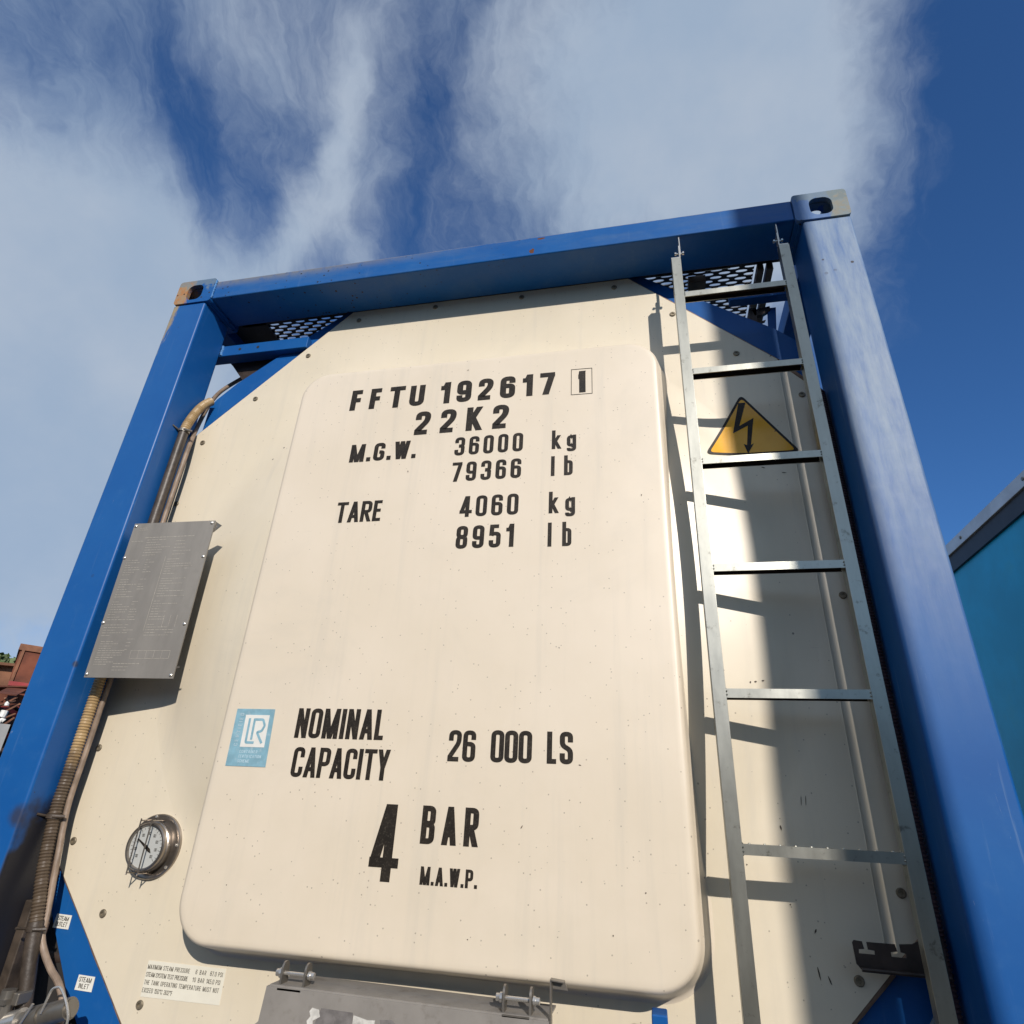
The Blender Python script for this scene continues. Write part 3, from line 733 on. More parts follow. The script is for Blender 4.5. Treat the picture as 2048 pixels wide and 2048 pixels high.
for z in (-.358, -.660, -.962, -1.268, -1.569, -1.877, -2.180, -2.482):
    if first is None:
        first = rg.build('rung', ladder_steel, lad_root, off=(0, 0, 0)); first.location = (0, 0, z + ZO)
        first.data.materials.append(dark_brown)          # dark colour stands in for shade in the hollow underside
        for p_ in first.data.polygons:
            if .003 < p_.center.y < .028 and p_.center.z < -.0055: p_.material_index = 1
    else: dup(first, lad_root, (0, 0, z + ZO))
# weld beads where rungs meet rails
wb = MB()
for k in range(9):
    a = k * 2 * math.pi / 9; wb.lathe([(.0001, -.0022), (.0026, 0), (.0001, .0022)], (0, .0145 + .0155 * math.cos(a), -.0098 + .0115 * math.sin(a)), axis='x', seg=6)
wfirst = None
for z in (-.358, -.660, -.962, -1.268, -1.569, -1.877, -2.180):
    for x in (.6975, .9925):
        if wfirst is None: wfirst = wb.build('weld_bead', ladder_steel, lad_root, off=(0, 0, 0)); wfirst.location = (x, 0, z + ZO)
        else: dup(wfirst, lad_root, (x, 0, z + ZO))
# hangers between ladder tops and the beam
for x in (.694, .996):
    h = MB(); h.box(x - .0015, x + .0015, .004, .024, -.215, -.150); h.box(x + .002, x + .005, .008, .022, -.185, -.1045)
    h.box(x - .027 if x < .8 else x, x if x < .8 else x + .025, .001, .025, -.2075, -.204)
    hb = h.build('hanger', bright_steel, lad_root)
    MB().lathe([(.0001, -.016), (.0055, -.016), (.0055, -.011), (.0025, -.011), (.0025, .008), (.006, .008), (.006, .013), (.0001, .013)], (x + .002, .012, -.178), axis='x', seg=10).build('bolt', bright_steel, lad_root)

# ---- data plate on stand-offs
dpl = bpy.data.objects.new('data_plate', None); COL.objects.link(dpl); dpl.parent = tank; dpl['label'] = 'grey stainless data plate crowded with engraved lines'
PT = .058
def turn(mb_):          # hinge the plate: left edge at the frame front, right edge set back by PT
    o_ = []
    for (x, y, z) in mb_.v:
        Y = PT * (x + 1.04) / .295; k = .52 - .32 * (-1.075 - z) / .48
        o_.append((x - .86 * Y, y + Y, z + k * Y))
    mb_.v = o_; return mb_
turn(MB().prism([(-1.040, -1.073), (-.750, -1.076), (-.741, -1.555), (-1.031, -1.553)], -.001, .003)).build('plate', plate_steel, dpl)
for bb in ((-1.040, -1.022, .010, .135, -1.53, -1.09), (-.900, -.885, .058, .155, -1.22, -1.12), (-.900, -.885, .058, .155, -1.48, -1.44), (-.80, -.785, .062, .064, -1.512, -1.508)):
    MB().box(*bb).build('stand_off', dull_steel, dpl)
MB().prism([(-.800, -1.048), (-.776, -1.062), (-.800, -1.085)], .062, .064).build('corner_tab', dull_steel, dpl)
rv = MB(); rv.lathe([(.0001, -.0035), (.003, -.0033), (.0048, -.002), (.0052, .0)], (0, 0, 0), seg=12)
first = None
for (x, z) in ((-1.033, -1.082), (-.760, -1.084), (-1.034, -1.190), (-.757, -1.195), (-1.030, -1.395), (-.754, -1.402), (-1.025, -1.544), (-.750, -1.546)):
    q_ = MB(); q_.v = [(x, -.001, z)]; (X_, Y_, Z_), = turn(q_).v
    if first is None: first = rv.build('rivet', bright_steel, dpl, off=(0, 0, 0)); first.location = (X_, Y_, Z_ + ZO)
    else: dup(first, dpl, (X_, Y_, Z_ + ZO))
mb = MB(); rnd = random.Random(3)
def dash(x0, x1, z, th=.0011):
    x = x0
    while x < x1 - .002:
        L = rnd.uniform(.004, .014); e = min(x + L, x1)
        mb.add([(x, -.00135, z), (e, -.00135, z), (e, -.00135, z + th), (x, -.00135, z + th)], [(0, 1, 2, 3)]); x = e + rnd.uniform(.0012, .003)
dash(-1.015, -.99, -1.091); dash(-1.015, -.985, -1.0975)
dash(-.985, -.81, -1.125, .0014); dash(-1.03, -.99, -1.136)
for k in range(7): dash(-.975, -.975 + rnd.uniform(.03, .09), -1.133 - k * .0085); 
for k in range(5): dash(-.87, -.87 + rnd.uniform(.03, .07), -1.140 - k * .011)
for k in range(31):
    z = -1.20 - k * .0078
    if k % 9 == 7: continue
    dash(-1.022 , -1.022 + rnd.uniform(.02, .065), z)
    if rnd.random() < .8: dash(-.955, -.955 + rnd.uniform(.008, .035), z)
    dash(-.893 + .012, -.893 + rnd.uniform(.03, .11), z)
    if rnd.random() < .35: dash(-.812, -.812 + rnd.uniform(.01, .03), z)
for k in range(11): dash(-1.015, -1.015 + rnd.uniform(.03, .09), -1.452 - k * .0065)
for k in range(4): dash(-.93, -.93 + rnd.uniform(.01, .06), -1.445 - k * .010)
for k in range(3): dash(-.95, -.95 + rnd.uniform(.04, .09), -1.515 - k * .009)
def ln(x0, z0, x1, z1, hw=.0005):
    A, B = strip([(x0, z0), (x1, z1)], hw, 0); mb.add([(p.x, -.00137, p.y) for p in A + B], [(0, 1, 3, 2)])
ln(-.890, -1.19, -.886, -1.42)
for k in range(6): ln(-.905 + k * .026, -1.478, -.904 + k * .026, -1.500, .0004)
ln(-.905, -1.478, -.775, -1.478, .0004); ln(-.905, -1.500, -.775, -1.500, .0004)
for k in range(3): ln(-.83 + k * .022, -1.375, -.829 + k * .022, -1.41, .0004)
o = turn(mb).build('engraved_text', eng, dpl, smooth=0); o['kind'] = 'stuff'

# ---- pressure gauge
gx, gy, gz = -.783, .160, -1.964
gau = bpy.data.objects.new('pressure_gauge', None); COL.objects.link(gau); gau.parent = tank; gau['label'] = 'round stainless pressure gauge with a wire guard'
MB().lathe([(.0001, -.008), (.052, -.008), (.066, -.008), (.070, -.010), (.075, -.010), (.0775, -.007), (.078, 0), (.07, 0)], (gx, gy, gz), seg=56).build('flange', gauge_steel, gau)
MB().lathe([(.058, -.008), (.058, -.018), (.0605, -.020), (.0605, -.029), (.0575, -.031), (.0570, -.040), (.0545, -.043), (.0510, -.0425), (.0495, -.038), (.0495, -.032)], (gx, gy, gz), seg=56).build('bezel', gauge_steel, gau)
MB().lathe([(.0001, -.0350), (.0500, -.0350), (.0500, -.032)], (gx, gy, gz), seg=48).build('dial', dial_m, gau)
mb = MB()
for k in range(25):
    a = R(225 - k * 270 / 24); r0 = .0415 if k % 3 else .038; r1 = .046; hw_ = .0005
    c_, s_ = math.cos(a), math.sin(a); tx, tz = -s_ * hw_, c_ * hw_
    mb.add([(gx + c_ * r + sgn_ * tx, gy - .0353, gz + s_ * r + sgn_ * tz) for r in (r0, r1) for sgn_ in (-1, 1)], [(0, 1, 3, 2)])
for k in range(9):
    a = R(225 - k * 270 / 8); cx_, cz_ = gx + .031 * math.cos(a), gz + .031 * math.sin(a)
    for q in ((-.0034, -.0006), (.0006, .0034)):
        A, B = strip([(cx_ + q[0], cz_ - .0028), (cx_ + q[0], cz_ + .0028), (cx_ + q[1], cz_ + .0028), (cx_ + q[1], cz_ - .0028)], .0005, True)
        mb.add([(p.x, gy - .0353, p.y) for p in A + B], [(i, (i + 1) % 4, 4 + (i + 1) % 4, 4 + i) for i in range(4)])
mb.build('scale_marks', decal, gau, smooth=0)
mb = MB(); mb.prism([(gx - .030, gz + .0165), (gx - .029, gz + .0185), (gx + .014, gz - .004), (gx + .019, gz - .0135), (gx + .010, gz - .011)], gy - .0372, gy - .0365)
mb.lathe([(.0001, -.039), (.004, -.039), (.0045, -.036)], (gx, gy, gz), seg=12); mb.build('needle', decal, gau)
for dx in (-.0165, .0165):
    pts = smoothpath([(gx + dx, gy - .010, gz + .062), (gx + dx, gy - .055, gz + .0605), (gx + dx, gy - .060, gz + .056), (gx + dx, gy - .060, gz - .054), (gx + dx, gy - .056, gz - .059), (gx + dx, gy - .010, gz - .060)], 6)
    MB().tube(pts, .0017, 8).build('guard_wire', gauge_steel, gau)
for a in (100, 5, 320, 215):
    MB().lathe([(.0001, -.0135), (.003, -.013), (.0042, -.0105), (.0044, -.009)], (gx + .071 * math.cos(R(a)), gy, gz + .071 * math.sin(R(a))), seg=10).build('screw', bright_steel, gau)

# ---- hoses on the left
path1 = smoothpath([(-1.01, .34, -.36), (-1.035, .25, -.40), (-1.054, .185, -.450), (-1.0575, .125, -.527), (-1.0595, .09, -.625), (-1.0600, .085, -.70), (-1.0605, .085, -.95), (-1.0605, .085, -1.30), (-1.0600, .085, -1.60), (-1.0605, .085, -1.70), (-1.061, .085, -1.80), (-1.0605, .085, -1.89), (-1.040, .085, -2.02), (-1.018, .085, -2.10), (-1.003, .085, -2.16), (-.9916, .085, -2.21), (-.9766, .087, -2.27), (-.95, .10, -2.42)], 14)
fine = resample(path1, .0019)
def seg_z(a, b_): return [p for p in fine if a >= p.z >= b_]
def corr(pts, name, r=.0150, mat=conduit_m, par=tank):
    mb = MB(); mb.tube(pts, r, 18, rfun=lambda i: r + .0014 * math.sin(i * 2 * math.pi / 4.2)); return mb.build(name, mat, par, smooth=60)
h1 = corr(seg_z(-.480, -.665), 'corrugated_hose'); h1['label'] = 'tan corrugated hose curving out behind the upper brace'
mb = MB(); mb.tube(resample(seg_z(-.665, -1.50), .02), .0160, 18); mb.build('rubber_sleeve', black_rub, tank)
h2 = corr(seg_z(-1.48, -2.15), 'corrugated_hose'); h2['label'] = 'corrugated hose below the data plate, tan above and greasy black below'
mb = MB(); mb.tube(resample(seg_z(-2.14, -2.42), .02), .0175, 18); mb.build('rubber_sleeve', black_rub, tank)
path2 = smoothpath([(-1.075, .30, -.25), (-1.105, .26, -.33), (-1.115, .235, -.387), (-1.110, .205, -.468), (-1.0897, .168, -.575), (-1.056, .125, -.682), (-1.0425, .108, -.78), (-1.0420, .105, -.95), (-1.0425, .105, -1.3), (-1.0455, .105, -1.63), (-1.0465, .105, -1.75), (-1.0465, .105, -1.88), (-1.026, .105, -2.0), (-1.0165, .105, -2.05), (-1.001, .105, -2.13), (-.992, .10, -2.17), (-.968, .10, -2.205), (-.930, .095, -2.235), (-.890, .09, -2.26), (-.852, .08, -2.30), (-.84, .08, -2.38)], 8)
MB().tube(resample(path2, .012), .0078, 12).build('thin_tube', tan_hose2, tank)
for z, x in ((-.665, -1.0600), (-1.905, -1.0590), (-2.155, -1.0045)):
    mb = MB(); mb.lathe([(.0165, -.0055), (.0195, -.0055), (.0195, .0055), (.0165, .0055)], (x, .085, z), axis='z', seg=20)
    mb.tube([(x - .012, .070, z), (x - .0165, .045, z + .004)], .0032, 8); mb.tube([(x + .010, .068, z), (x + .031, .088, z)], .0042, 8)
    mb.build('hose_clamp', dull_steel if z > -1 else black_rub, tank)
# right-hand corrugated hose in the shade
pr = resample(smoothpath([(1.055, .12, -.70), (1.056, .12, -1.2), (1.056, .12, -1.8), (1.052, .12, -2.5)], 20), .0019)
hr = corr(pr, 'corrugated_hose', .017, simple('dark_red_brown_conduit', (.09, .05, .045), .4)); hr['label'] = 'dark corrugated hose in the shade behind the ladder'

# ---- steam labels
def label(quad, y, lines, h, wd, t_, mat=lbl_white, name='label'):
    mb = MB(); mb.prism(quad, y, y + .0007); lb = mb.build(name, mat, tank, smooth=0)
    q0 = Vector(quad[0]); ux = (Vector(quad[1]) - q0).normalized(); uz = Vector((-ux.y, ux.x))
    mt = MB()
    for (s, a, b_, dz) in lines:
        def tf(X, Z, yy): p = q0 + ux * X + uz * Z; return (p.x, yy, p.y)
        text(mt, s, a, b_, -dz, h, wd, t_, y - .0004, tf)
    mt.build('lettering', decal, lb, smooth=0)
    return lb
label([(-1.042, -2.136), (-.994, -2.137), (-.993, -2.168), (-1.043, -2.167)], .1785, [('STEAM', .008, .042, .0135), ('OUTLET', .006, .0425, .0265)], .0100, .0062, .0014, name='steam_outlet_label')['label'] = 'small white label reading STEAM OUTLET'
label([(-.920, -2.258), (-.871, -2.259), (-.870, -2.290), (-.921, -2.289)], .1785, [('STEAM', .005, .042, .0135), ('INLET', .009, .039, .0265)], .0100, .0062, .0014, name='steam_inlet_label')['label'] = 'small white label reading STEAM INLET'
lb = label([(-.716, -2.209), (-.499, -2.209), (-.498, -2.279), (-.714, -2.281)], .1592, [('MAXIMUM STEAM PRESSURE', .003, .121, .0165), ('6 BAR', .137, .166, .0165), ('87.0 PSI', .177, .211, .0165),
      ('STEAM SYSTEM TEST PRESSURE', .003, .120, .0320), ('10 BAR', .133, .165, .0320), ('145.0 PSI', .171, .2085, .0320),
      ('THE TANK OPERATING TEMPERATURE MUST NOT', .003, .209, .0475), ('EXCEED 150°C 302°F', .003, .087, .063)], .0090, .0043, .00105, mat=simple('cream_label', (.70, .67, .56), .5, 0, .04), name='steam_pressure_label')
lb['label'] = 'cream label of small print on steam pressure and temperature'

# ---- grey cabinet at the foot, with hinges and hook
cab = MB()
cab.prism([(-.297, -2.195), (.308, -2.199), (.312, -2.50), (-.33, -2.50), (-.325, -2.275), (-.302, -2.255)], .0, .045)
cabo = cab.build('grey_cabinet', grey_cab, tank); cabo['label'] = 'grey steel cabinet lid with peeled stickers'
mbt = MB(); mbt.prism([(-.292, -2.192), (.306, -2.196), (.306, -2.1995), (-.292, -2.1955)], .004, .11); mbt.build('cabinet_top', grey_cab, cabo)
for pts, mt in (
    ([(-.185, -2.222), (-.170, -2.224), (-.165, -2.235), (-.180, -2.243), (-.178, -2.252), (-.190, -2.253), (-.193, -2.244), (-.186, -2.236), (-.190, -2.228)], peel_w),
    ([(-.165, -2.221), (-.095, -2.222), (-.092, -2.245), (-.09, -2.27), (-.185, -2.27), (-.172, -2.24)], peel_d),
    ([(-.092, -2.226), (-.062, -2.231), (-.045, -2.230), (-.047, -2.247), (-.040, -2.275), (-.095, -2.275)], peel_w),
    ([(-.035, -2.228), (-.010, -2.226), (.0, -2.232), (.05, -2.233), (.06, -2.245), (.0, -2.250), (-.03, -2.242)], peel_d),
    ([(-.022, -2.235), (.02, -2.237), (.10, -2.237), (.115, -2.244), (.112, -2.256), (.04, -2.252), (-.015, -2.25)], peel_w),
    ([(.148, -2.232), (.19, -2.231), (.26, -2.236), (.255, -2.262), (.17, -2.262), (.152, -2.25)], peel_d)):
    MB().prism(pts, -.0008 - (.0005 if mt is peel_w else 0), .0).build('sticker_remnant', mt, cabo, smooth=0)
for hx in (-.245, .242):
    ear = MB()
    for s in (-.027, .027):
        pr_ = [(.012 + .014 * math.cos(R(a)), -2.166 + .014 * math.sin(R(a))) for a in range(0, 181, 20)]
        prof = [(.026, -2.200)] + pr_ + [(-.002, -2.200)]
        n = len(prof); x0_, x1_ = hx + s - .0022, hx + s + .0022
        ear.add([(x0_, p[0] + .01, p[1]) for p in prof] + [(x1_, p[0] + .01, p[1]) for p in prof], [tuple(range(n)), tuple(range(2 * n - 1, n - 1, -1))] + [(i, (i + 1) % n, (i + 1) % n + n, i + n) for i in range(n)])
    ear.box(hx - .027, hx + .027, .0, .036, -2.2, -2.1965)
    hg = ear.build('hinge', dull_steel, cabo)
    MB().lathe([(.0001, -.044), (.007, -.044), (.007, -.036), (.0095, -.036), (.0095, -.031), (.004, -.031), (.004, .031), (.0085, .031), (.0085, .036), (.0065, .036), (.0065, .044), (.0001, .046)], (hx, .020, -2.174), axis='x', seg=12).build('hinge_bolt', bright_steel, hg)
mb = MB(); mb.box(.3085, .3115, .0, .016, -2.30, -2.133); mb.prism([(.3085, -2.133), (.3360, -2.135), (.3360, -2.137), (.3085, -2.135)], -.002, .018); mb.prism([(.3115, -2.1355), (.336, -2.1365), (.342, -2.151), (.3125, -2.1495)], .014, .018)
mb.build('catch_hook', dull_steel, cabo)
# ---- blue upright stub and right hook bracket
MB().box(.5015, .5315, .02, .075, -2.50, -2.174, bev=.003).build('blue_stub_post', blue, tank)
mb = MB()
sl_ = [(.900, -2.037), (.9145, -2.038), (.9165, -2.0505), (.9065, -2.0515), (.9055, -2.0585), (.9345, -2.0585), (.9350, -2.052), (.9235, -2.051), (.9225, -2.0385), (.9735, -2.0385), (.9755, -2.050), (.9635, -2.052), (.9635, -2.0595), (.990, -2.0595), (.991, -2.053), (.9815, -2.051), (.9815, -2.038), (1.005, -2.036), (1.035, -2.020), (1.06, -2.02), (1.06, -2.085), (.905, -2.084), (.898, -2.076), (.8965, -2.041)]
mb.prism(sl_, .098, .101)
mb.tube([(.905, .094, -2.0835), (1.06, .094, -2.085)], .0042, 8); mb.build('slotted_hook_bracket', dark_brown, tank)

# ---- walkway gratings on top, seen from below
def grating(x0, x1, y0, y1, z, dx=.058, dy=.0172):
    mb = MB(); row = 0; y = y0
    while y < y1 - .001:
        x = x0 - (dx / 2 if row % 2 else 0)
        while x < x1:
            hx, hy = dx / 2, dy / 2
            cxx, cyy = x + hx, y + hy
            inner_ = []
            for k in range(12):
                a = 2 * math.pi * (k + .5) / 12; u = math.cos(a); v = math.sin(a)
                inner_.append((cxx + .0205 * (abs(u) ** .8) * (1 if u > 0 else -1), cyy + .0068 * (abs(v) ** .8) * (1 if v > 0 else -1)))
            outer_ = []
            for k in range(12):
                a = 2 * math.pi * (k + .5) / 12; u = math.cos(a) ; v = math.sin(a); s = 1 / max(abs(u), abs(v))
                ex, ey = u * s, v * s
                if k in (1, 4, 7, 10): ex = math.copysign(1, u); ey = math.copysign(1, v)
                outer_.append((min(max(cxx + hx * ex, x0), x1), cyy + hy * ey))
            inner_ = [(min(max(p[0], x0), x1), p[1]) for p in inner_]
            n = 12; zz = z
            vs = [(p[0], p[1], zz) for p in outer_] + [(p[0], p[1], zz) for p in inner_] + [(p[0], p[1], zz + .004) for p in outer_] + [(p[0], p[1], zz + .004) for p in inner_]
            fs = []
            for i in range(n):
                j = (i + 1) % n; fs += [(i, n + i, n + j, j), (2 * n + i, 2 * n + j, 3 * n + j, 3 * n + i), (n + i, 3 * n + i, 3 * n + j, n + j)]
            mb.add(vs, fs); x += dx
        y += dy; row += 1
    return mb
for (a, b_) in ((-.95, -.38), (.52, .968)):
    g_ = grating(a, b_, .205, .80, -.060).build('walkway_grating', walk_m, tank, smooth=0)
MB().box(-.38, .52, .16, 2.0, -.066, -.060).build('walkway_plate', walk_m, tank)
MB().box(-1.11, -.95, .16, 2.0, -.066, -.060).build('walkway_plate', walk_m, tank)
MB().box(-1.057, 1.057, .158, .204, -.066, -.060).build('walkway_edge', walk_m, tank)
MB().box(.628, .884, .198, .202, -.0705, -.0665).build('walkway_angle', ladder_steel, tank)
for x in (.972, 1.003):
    MB().box(x, x + .022, .20, 1.6, -.098, -.067, bev=.003).build('support_channel', brown_ch, tank)
MB().box(.74, .80, .22, .26, -.10, -.067).build('support_channel', brown_ch, tank)
# dark mounting plate and pipe bits in the upper corners
MB().prism([(-1.075, -.245), (-.988, -.350), (-.70, -.175), (-.70, -.245)], .215, .225).build('mounting_plate', dark_brown, tank)
MB().box(-.95, -.70, .225, .60, -.27, -.21).build('spill_box', dark_brown, tank)
mb = MB(); mb.prism([(.985, -.262), (1.012, -.262), (.985, -.50), (.966, -.47)], .215, .222); mb.build('strut', blue, tank)
mb = MB(); pts = [(.955 + .03 * math.cos(R(a)), .25, -.405 + .03 * math.sin(R(a))) for a in range(-20, 200, 20)]; mb.tube(pts, .008, 10); mb.build('pipe_elbow', dull_steel, tank)
mb = MB(); mb.prism([(.935, -.268), (.992, -.258), (.992, -.275), (.965, -.292), (.940, -.292)], .21, .225); mb.prism([(.925, -.26), (.948, -.26), (.940, -.40), (.918, -.41)], .21, .22); mb.prism([(.935, -.33), (.972, -.318), (.968, -.326), (.945, -.335), (.952, -.36), (.938, -.40), (.925, -.38)], .208, .214); mb.build('hose_bracket', dark_brown, tank)
MB().box(.905, .965, .17, .176, -.245, -.205, bev=.002).build('cleat', blue, tank)

# ---- steam valve at the lower left corner
val = bpy.data.objects.new('steam_valve', None); COL.objects.link(val); val.parent = tank; val['label'] = 'grey steam pipe valve with a wire bail low on the left'
ax0 = Vector((-.96, .06, -2.335)); ax1 = Vector((-.80, .05, -2.288)); dv = ax1 - ax0
def seg(a, b_, r, nm, mt): MB().tube([ax0 + dv * a, ax0 + dv * b_], r, 20).build(nm, mt, val)
seg(-.3, 1.0, .018, 'pipe', dull_steel); seg(.32, .52, .0235, 'coupling', dull_steel); seg(.56, .97, .022, 'sleeve', dull_steel); seg(-.05, .18, .026, 'coupling', bright_steel)
MB().tube(smoothpath([(-.862, .03, -2.300), (-.857, .03, -2.278), (-.851, .03, -2.256), (-.838, .03, -2.2495), (-.827, .03, -2.2515), (-.805, .03, -2.272), (-.787, .03, -2.30), (-.785, .03, -2.33)], 5), .0028, 8).build('wire_bail', bright_steel, val)
MB().tube([(-.89, .03, -2.285), (-.93, .03, -2.37)], .003, 8).build('pull_wire', bright_steel, val)
mb = MB(); mb.box(-1.005, -.955, .05, .09, -2.30, -2.275, bev=.003); mb.tube([(-.985, .05, -2.27), (-.985, .05, -2.40)], .016, 12); mb.box(-1.0, -.97, .03, .05, -2.296, -2.286); mb.build('valve_body', dull_steel, val)
MB().box(-1.0765, -1.05, .10, .150, -2.42, -2.10, bev=.003).build('lower_bracket', black_rub, tank)
MB().tube([(-1.06, .21, -2.235), (-.955, .22, -2.235)], .018, 14).build('cross_pipe', dark_brown, tank)
MB().box(-1.0765, -.95, .20, .5, -2.5, -2.02).build('back_box', hole_m, tank)

# ==================================================================== THE YARD
Mc = CAMROT.to_matrix()
def at(px, py, dist):          # point seen at a pixel of the photograph at a horizontal distance
    d = Mc @ Vector(((px - 1024) / 1234.708, -(py - 1024) / 1234.708, -1)); return CAMLOC + d * (dist / math.hypot(d.x, d.y))
# ground
mb = MB(); mb.add([(-900, -900, 0), (900, -900, 0), (900, 900, 0), (-900, 900, 0)], [(0, 1, 2, 3)])
tag(mb.build('ground', ground_m), kind='structure')

# teal box container alongside on the right
bc = empty('box_container', (2.65, 0, 0.0), 'teal container with pale top rail, behind the right corner post', 'container')
RL = (2.65, 0, 0)
mb = MB(); mb.box(2.65, 5.05, -2.5, 5.1, .75, 3.29)
body = mb.build('side_wall', teal, bc, rootloc=RL)
mb = MB(); mb.box(2.615, 2.66, -2.5, 5.1, 3.375, 3.455, bev=.004); rl_ = mb.build('top_rail', alu, bc, rootloc=RL)
mb = MB(); mb.box(2.63, 5.05, -2.5, 5.1, 3.27, 3.376); mb.build('under_rail_shade', shade_black, bc, rootloc=RL)  # black band stands in for the shade under the top rail
mb = MB(); mb.box(2.66, 5.05, -2.5, 5.1, 3.376, 3.46); mb.build('roof', teal, bc, rootloc=RL)
for k in range(7):
    MB().lathe([(.0001, -.006), (.010, -.005), (.012, 0)], (2.615, -.4 + k * .8, 3.415), axis='x', seg=10).build('rivet', dull_steel, bc, rootloc=RL)
for k in range(2):
    MB().box(2.8, 4.9, .2 + k * 3.6, .5 + k * 3.6, 0, .75).build('support_block', conc, bc, rootloc=RL)

# unseen pole added behind the camera to cast the shadow band on the tank end
TP = 3.7; px_, py_ = .981 + .5 * TP, -TP
lp = empty('shadow_pole', (px_, py_, 0), 'unseen grey pole added behind the viewer to cast the shadow band', 'unseen pole')
MB().lathe([(.15, 0), (.15, .02), (.103, .03), (.100, .6), (.096, 8.5), (.0001, 8.5)], (0, 0, 0), axis='z', seg=24).build('shadow_pole_shaft', pole_grey, lp, off=(0, 0, 0))
MB().tube([(0, 0, 8.45), (.5, -.3, 8.8), (1.2, -.7, 8.9)], .03, 10).build('shadow_pole_arm', pole_grey, lp, off=(0, 0, 0))
MB().box(1.0, 1.6, -.85, -.65, 8.86, 8.96, bev=.02).build('shadow_pole_head', pole_grey, lp, off=(0, 0, 0))

# unseen dark block added behind the viewer to darken reflections and fill
wh = empty('unseen_backdrop', (0, -21, 0), 'long low brown block, unseen, added behind the viewer to darken reflections', 'unseen_backdrop')
wm = simple('backdrop_brown', (.10, .075, .05), .8, 0, .3, .5)
mb = MB(); mb.box(-40, 34, -9, 0, 0, 5.6); mb.build('unseen_backdrop_block', wm, wh, off=(0, 0, 0))
mb = MB(); mb.prism([(-40.3, 5.6), (34.3, 5.6), (34.3, 5.75), (-40.3, 5.75)], -9.3, .3); mb.build('roof', simple('backdrop_top_dark', (.06, .055, .05), .7), wh, off=(0, 0, 0))  # top of the added unseen block

# ---- scrap yard in the far left
p = at(46, 1288, 13); q = at(96, 1290, 13)
e1 = (q - p); e1.z = 0; e1.normalize(); e2 = Vector((-e1.y, e1.x, 0))
def fr(o, u, v, z): a = o + e1 * u + e2 * v; return (a.x, a.y, z)
def obox(mb, o, u0, u1, v0, v1, z0, z1):
    mb.add([fr(o, u, v, z) for z in (z0, z1) for v in (v0, v1) for u in (u0, u1)], [(0, 2, 3, 1), (4, 5, 7, 6), (0, 1, 5, 4), (2, 6, 7, 3), (0, 4, 6, 2), (1, 3, 7, 5)]); return mb
zt = p.z
hop = empty('rusty_steel_hopper', (p.x, p.y, 0), 'tall rust red steel hopper standing above the scrap at the left edge', 'hopper'); HL = (p.x, p.y, 0)
obox(MB(), p, 0, 1.6, 0, 1.6, 0, zt - .10).build('body', rust, hop, rootloc=HL)
obox(MB(), p, -.03, 1.63, -.03, 1.63, zt - .10, zt).build('top_flange', rust2, hop, rootloc=HL)
obox(MB(), p, .02, .06, -.03, .0, .4, zt - .10).build('stiffener', rust2, hop, rootloc=HL)
obox(MB(), p, .30, .36, -.035, .0, .4, zt - .10).build('stiffener', rust2, hop, rootloc=HL)
obox(MB(), p, .30, .75, -.05, -.036, zt - .42, zt - .15).build('pale_plate', patch_m, hop, rootloc=HL)
p2 = at(18, 1362, 11.5); SL = (p2.x, p2.y, 0)
sk = empty('red_skip', SL, 'faded red skip edge showing above rusty girders at the left edge', 'skip')
mb = obox(MB(), p2, 0, 2.2, 0, 1.2, .6, p2.z - .06); mb.build('body', red_m, sk, rootloc=SL)
obox(MB(), p2, -.03, 2.23, -.04, 1.24, p2.z - .06, p2.z).build('rim', red_m, sk, rootloc=SL)
obox(MB(), p2, .3, .36, -.06, 0, .6, p2.z - .06).build('rib', rust2, sk, rootloc=SL)
def thing_tube(name, a, b_, r, mt, label, cat, seg_=10, group=None):
    a = Vector(a); b_ = Vector(b_); mb = MB(); mb.tube([a, b_], r, seg_); o = mb.build(name, mt, rootloc=tuple(a)); o.location = a
    return tag(o, label, cat, group)
def girder(name, a, b_, wdt, hgt, mt, label):
    a = Vector(a); b_ = Vector(b_); d = (b_ - a).normalized(); s = d.cross(Vector((0, 0, 1))).normalized(); u = s.cross(d)
    mb = MB()
    for (s0, s1, u0, u1) in ((-wdt / 2, wdt / 2, hgt * .42, hgt / 2), (-wdt / 2, wdt / 2, -hgt / 2, -hgt * .42), (-wdt * .06, wdt * .06, -hgt * .42, hgt * .42)):
        vs = [tuple(P_ + s * x + u * y - a) for P_ in (a, b_) for (x, y) in ((s0, u0), (s1, u0), (s1, u1), (s0, u1))]
        mb.add(vs, [(0, 1, 2, 3), (7, 6, 5, 4), (0, 4, 5, 1), (1, 5, 6, 2), (2, 6, 7, 3), (3, 7, 4, 0)])
    o = mb.build(name, mt, off=(0, 0, 0)); o.location = a; return tag(o, label, 'girder')
girder('rusty_girder', at(-60, 1356, 10.6), at(18, 1362, 10.6), .25, .42, rust2, 'brown rusty girder end just left of the red skip')
girder('rusty_girder', at(-60, 1374, 10.2), at(66, 1386, 10.2), .2, .10, rust2, 'long thin rusty girder lying level below the red skip')
girder('rusty_girder', at(-50, 1392, 10.0), at(60, 1392, 10.0), .25, .22, rust, 'dark rusty girder under the long thin one')
girder('rusty_girder', at(10, 1400, 9.6), at(32, 1388, 9.9), .2, .14, rust, 'short rusty block tilted among the scrap rods')
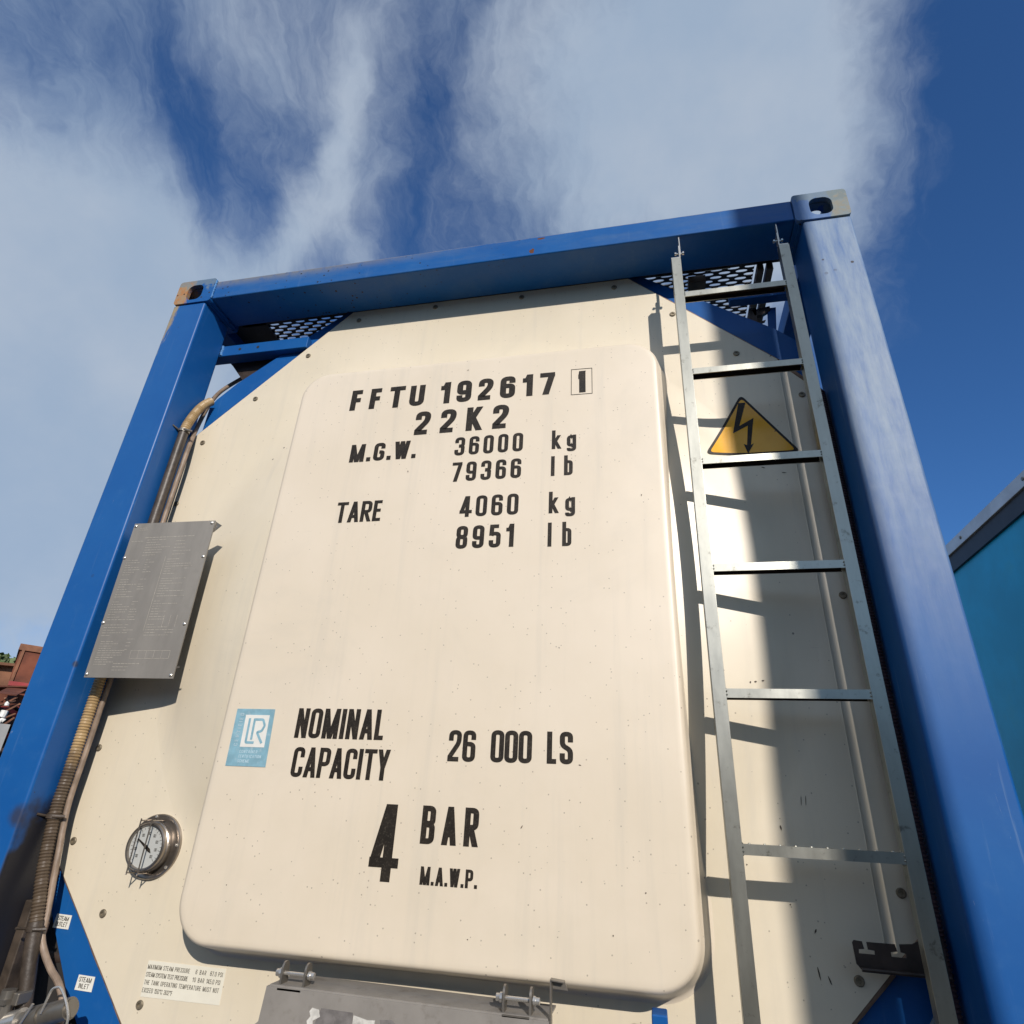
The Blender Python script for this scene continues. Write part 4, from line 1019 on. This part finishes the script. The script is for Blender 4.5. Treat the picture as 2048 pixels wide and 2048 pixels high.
# dark heap behind the rods
hp = at(-40, 1440, 10.8); mb = MB()
rn = random.Random(11)
for k in range(160):
    o_ = hp + e1 * rn.uniform(-.6, 1.8) + e2 * rn.uniform(-.4, .6); z = rn.uniform(.1, at(20, 1398, 10.8).z)
    d = Vector((rn.uniform(-1, 1), rn.uniform(-1, 1), rn.uniform(-.6, .6))).normalized() * rn.uniform(.15, .45)
    a = Vector((o_.x, o_.y, z)); mb.tube([a - d, a + d], rn.uniform(.02, .08), 4)
tag(mb.build('scrap_heap', simple('dark_scrap', (.035, .020, .015), .9, 0, .5, 4)), 'dark tangled heap of scrap metal under the rusty girders', 'scrap heap', kind='stuff')
for k, (a, b_) in enumerate((((-20, 1412), (34, 1395)), ((-20, 1428), (40, 1408)), ((-20, 1436), (30, 1428)), ((-10, 1452), (28, 1436)), ((10, 1396), (30, 1402)))):
    A_ = at(*a, 9.4); B_ = at(*b_, 9.6); mid = (A_ + B_) / 2 + Vector((0, 0, -.03)); mb = MB(); mb.tube([v - A_ for v in smoothpath([A_, mid, B_], 6)], .012, 6)
    o = mb.build('bent_rod', rust2, off=(0, 0, 0)); o.location = A_; tag(o, ['highest sagging rusty rod in front of the scrap heap', 'second rusty rod from the top in front of the scrap heap', 'third rusty rod from the top in front of the scrap heap', 'lowest rusty rod just above the grey block', 'short rusty rod touching the tilted block'][k], 'rod', 'bent rods in front of the scrap heap')
def junk(pts, dist, r, label):
    A_ = at(*pts[0], dist); mb = MB(); mb.tube([at(*q_, dist) - A_ for q_ in pts], r, 8); o = mb.build('white_scrap_tube', white_junk, off=(0, 0, 0)); o.location = A_; tag(o, label, 'scrap tube')
junk([(3, 1434), (7, 1428), (10, 1421)], 9.2, .035, 'thick white tube stuck upright in the dark scrap heap')
junk([(13, 1411), (14, 1407), (17, 1405)], 9.2, .022, 'small white knob above the thick white tube')
junk([(-2, 1443), (4, 1439), (8, 1442)], 9.2, .025, 'bent white scrap piece below the thick white tube')
# grey concrete block at the very edge
pb = at(21, 1449, 8.5)
o = obox(MB(), pb, -1.5, 0, 0, 1.0, 0, pb.z); ob = o.build('concrete_block', conc, rootloc=(pb.x, pb.y, 0)); ob.location = (pb.x, pb.y, 0); tag(ob, 'grey concrete block in front of the scrap at the left edge', 'block')
# distant trees
def tree(px, py_top, dist, wdt, label, mt, seed):
    rn_ = random.Random(seed); top = at(px, py_top, dist); loc = (top.x, top.y, 0); H = top.z
    tr = empty('tree', loc, label, 'tree', 'trees beyond the scrap yard')
    MB().tube([(0, 0, 0), (.1, 0, H * .35), (0, .1, H * .7)], .3, 8, rfun=lambda i: (.45, .3, .12)[i]).build('trunk', bark, tr, off=(0, 0, 0))
    mb = MB()
    clumps = [(rn_.gauss(0, wdt * .35), rn_.gauss(0, wdt * .35), H * (.35 + .6 * rn_.random()), rn_.uniform(.14, .24) * wdt) for _ in range(16)]
    clumps.append((0, 0, H * .9, wdt * .2))
    for (cx_, cy_, cz_, cr) in clumps:
        for _ in range(150):
            v = Vector((rn_.gauss(0, 1), rn_.gauss(0, 1), rn_.gauss(0, 1))).normalized() * cr * rn_.uniform(.5, 1.08)
            c_ = Vector((cx_, cy_, cz_)) + v; c_.z = min(c_.z, H)
            u_ = Vector((rn_.gauss(0, 1), rn_.gauss(0, 1), rn_.gauss(0, 1))).normalized(); w_ = u_.orthogonal().normalized(); s_ = rn_.uniform(.16, .38)
            mb.add([c_ - u_ * s_, c_ + w_ * s_ * .6, c_ + u_ * s_, c_ - w_ * s_ * .6], [(0, 1, 2, 3)])
    cr_ = mb.build('crown', mt, tr, off=(0, 0, 0), smooth=0)
tree(-30, 1322, 62, 9, 'dark green tree at the far left edge beyond the yard', leaf_a, 1)
tree(4, 1326, 60, 7, 'low round green tree nearest the left picture edge', leaf_a, 2)
tree(18, 1326, 66, 6, 'green tree between the round tree and the pale one', leaf_a, 3)
tree(36, 1316, 58, 5, 'pale feathery tree beside the rust red hopper', leaf_b, 4)
tree(75, 1330, 64, 9, 'green tree hidden behind the rust red hopper', leaf_a, 5)
tree(-90, 1330, 60, 9, 'green tree out beyond the left edge', leaf_a, 6)
